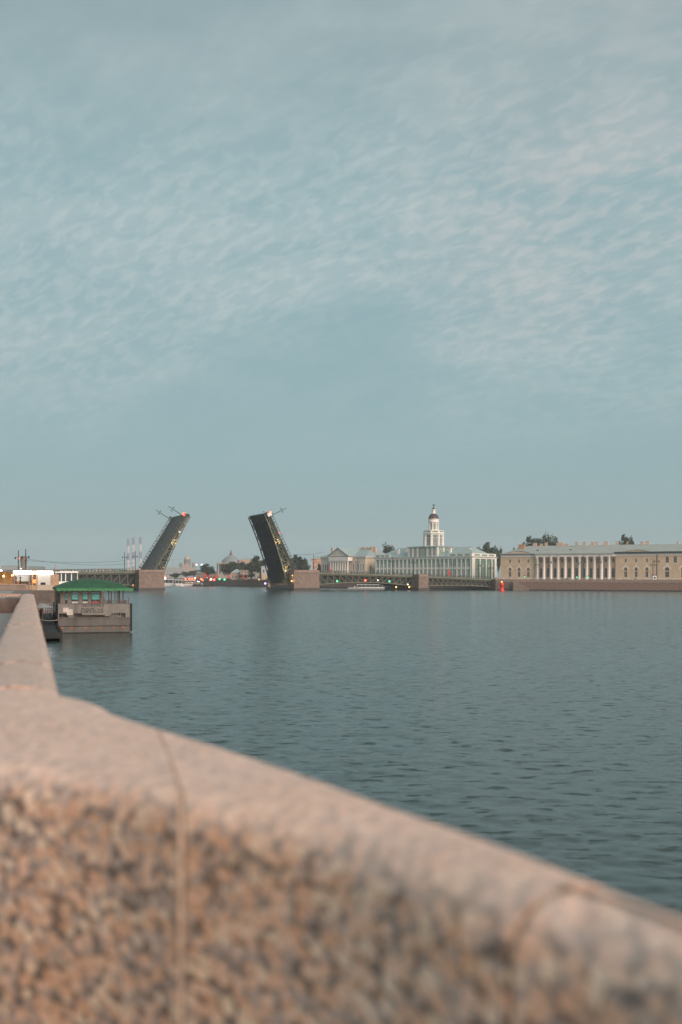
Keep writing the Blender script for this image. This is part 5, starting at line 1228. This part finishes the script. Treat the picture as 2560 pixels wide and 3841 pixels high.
# traffic lights and lamps in the gap
gl = [(722, 2172, M_REDL, .6, 'red'), (731, 2172, M_REDL, .7, 'red'), (733, 2168, M_WHL, .45, 'white'), (756, 2172, M_REDL, .8, 'red'), (757, 2174, M_ORL, .5, 'amber'), (777, 2166, M_GRNL, .6, 'green'), (793, 2173, M_WHL, .7, 'white'), (789, 2176, M_REDL, .6, 'red'), (804, 2175, M_REDL, .8, 'red'), (824, 2172, M_GRNL, .8, 'green'), (843, 2174, M_GRNL, .75, 'green'), (697, 2172, M_REDL, .7, 'red'), (712, 2172, M_REDL, .7, 'red'), (742, 2181, M_WHL, .4, 'white'), (747, 2182, M_WHL, .4, 'white'), (762, 2177, M_REDL, .5, 'red'), (974, 2174, M_ORL, .6, 'amber')]
names = ['first', 'second', 'third', 'fourth', 'fifth', 'sixth', 'seventh', 'eighth', 'ninth']
gl.sort(key=lambda v: v[0]); cnt = {}
for px, py, m, r_, cl in gl:
    Y = 722; a = at(px, py, Y); cnt[cl] = cnt.get(cl, 0)+1
    t_ = thing('signal_lamp', f'glowing {cl} signal, {names[cnt[cl]-1]} {cl} one from the left in the bridge gap', 'signal light', (a.x, Y, GZ-.6 if a.z < GZ+.5 else GZ), 0, 'signal lights on the far bank')
    MB().tube((0, 0, 0), (0, 0, max(.4, a.z-t_.location.z-r_)), .07, n=6).build('pole', M_IRON, t_); ball(r_).build('light', m, t_, (0, 0, a.z-t_.location.z))
for i, px in enumerate((738, 757)):
    a = at(px, 2118, 1900); t_ = thing('floodlight_mast', ['left of two white floodlights shining high above the far bank', 'right of two white floodlights shining high above the far bank'][i], 'floodlight', (a.x, 1900, GZ), 0, 'far floodlight masts')
    MB().tube((0, 0, 0), (0, 0, a.z-GZ-1), .35, .2, 6).build('mast', M_GRYP, t_); ball(1.5).build('floodlight', M_WHL, t_, (0, 0, a.z-GZ))
a = at(650, 2100, 1900); cr_ = thing('tower_crane', 'faint tower crane left of the brown church', 'crane', (a.x, 1900, GZ))
MB().box(-.5, .5, -.5, .5, 0, a.z-GZ).build('mast', M_GRYP, cr_); MB().bar((-11, 0, a.z-GZ-1), (14, 0, a.z-GZ+1), .7).build('jib', M_GRYP, cr_)
# ---------------------------------------------------------------- moored boats by the far bank
bg_ = 'boats moored along the far bank'
for px, Y, Lg, H, lb, dk in ((634, 742, 12, 5.4, 'white boat moored beside the left leaf pier, nearest the pier', 1), (675, 735, 7, 5.0, 'short pinkish white boat moored in the bridge gap', 1), (716, 735, 11, 4.6, 'white boat under the red signals in the bridge gap', 1), (746, 728, 9, 2.6, 'low dark-windowed boat right of the white boats', 1)):
    a = at(px, 2198, Y); boat('moored_boat', lb, (a.x, Y, 0), R(-8), Lg, 3.6, H, bg_, warm=(px == 716), decks=dk)
a = at(1385, 2206, 566); tb = boat('tour_boat', 'long low glass-roofed white tour boat passing under the arched span', (a.x, 566, 0), R(176), 24, 5, 2.7)
a = at(795, 2197, 790)
MB().box(-6, 10, -2, 2, -.4, 1.1).build('pontoon_hull', M_BLACK, None, (a.x, 728, 0)); tag(C.objects['pontoon_hull'], 'low dark pontoon at the foot of the embankment in the bridge gap', 'pontoon')
a = at(1300, 2186, 590); gt = thing('green_tent', 'green tent roof on the embankment under the arched span', 'tent', (a.x, 594, GZ-3.2))
MB().lathe([(6.5, 3.1), (5.5, 3.8), (.3, 4.6)], 12).build('canopy', mat('teal_canvas', (.05,.30,.22), .7), gt); 
for k in range(6): MB().tube((5.8*math.cos(k*1.047), 5.8*math.sin(k*1.047), 0), (5.8*math.cos(k*1.047), 5.8*math.sin(k*1.047), 3.3), .08, n=6).build('post', M_POST, gt)
# ---------------------------------------------------------------- overhead wires
def wire(p, q, sag, lb, r_=.05):
    w = MB(); pr = None
    for i in range(13):
        t = i/12; c = Vector(p).lerp(Vector(q), t)-Vector((0, 0, 4*sag*t*(1-t)))
        if pr: w.tube(pr, c, r_, n=5)
        pr = c
    tag(w.build('overhead_wire', M_IRON), lb, 'wire', 'overhead tram wires')
wire(at(68, 2100, 395), at(468, 2103, 455), 1.0, 'upper overhead wire left of the bridge lamp posts'); wire(at(98, 2096, 395), at(508, 2112, 455), 1.6, 'lower overhead wire left of the bridge lamp posts')
wire(at(1112, 2078, 495), at(1210, 2070, 520), .8, 'overhead wire above the right leaf pier', .06)
for px, H, lb in ((70, 11.5, 'lamp post above the lit kiosk, left of the red tower lamp'), (97, 12, 'lamp post above the lit kiosk, right of the red tower lamp')):
    p = at(px, 2150, 392); street_lamp((p.x, 392, 5.0), lb, H, None, 'lamp posts on the left bank')
a = at(5, 2142, 160); l_ = thing('street_light', 'bright white street light at the left picture edge', 'lamp post', (a.x, 160, PAVE)); MB().tube((0, 0, 0), (0, 0, a.z-PAVE), .06, n=6).build('pole', M_IRON, l_); ball(.22).build('lamp', M_SIGN, l_, (0, 0, a.z-PAVE))
# ---------------------------------------------------------------- haze
hz = MB().box(-3600, 3600, -60, 5300, -3, 205).build('haze', [], None); tag(hz, kind='stuff')
hm = bpy.data.materials.new('haze'); hm.use_nodes = True; t = hm.node_tree; t.nodes.clear()
vo = t.nodes.new('ShaderNodeVolumePrincipled'); vo.inputs['Color'].default_value = (.86, .95, 1, 1); vo.inputs['Density'].default_value = .00018; vo.inputs['Anisotropy'].default_value = .0
ou = t.nodes.new('ShaderNodeOutputMaterial'); t.links.new(vo.outputs[0], ou.inputs['Volume']); hz.data.materials.append(hm)
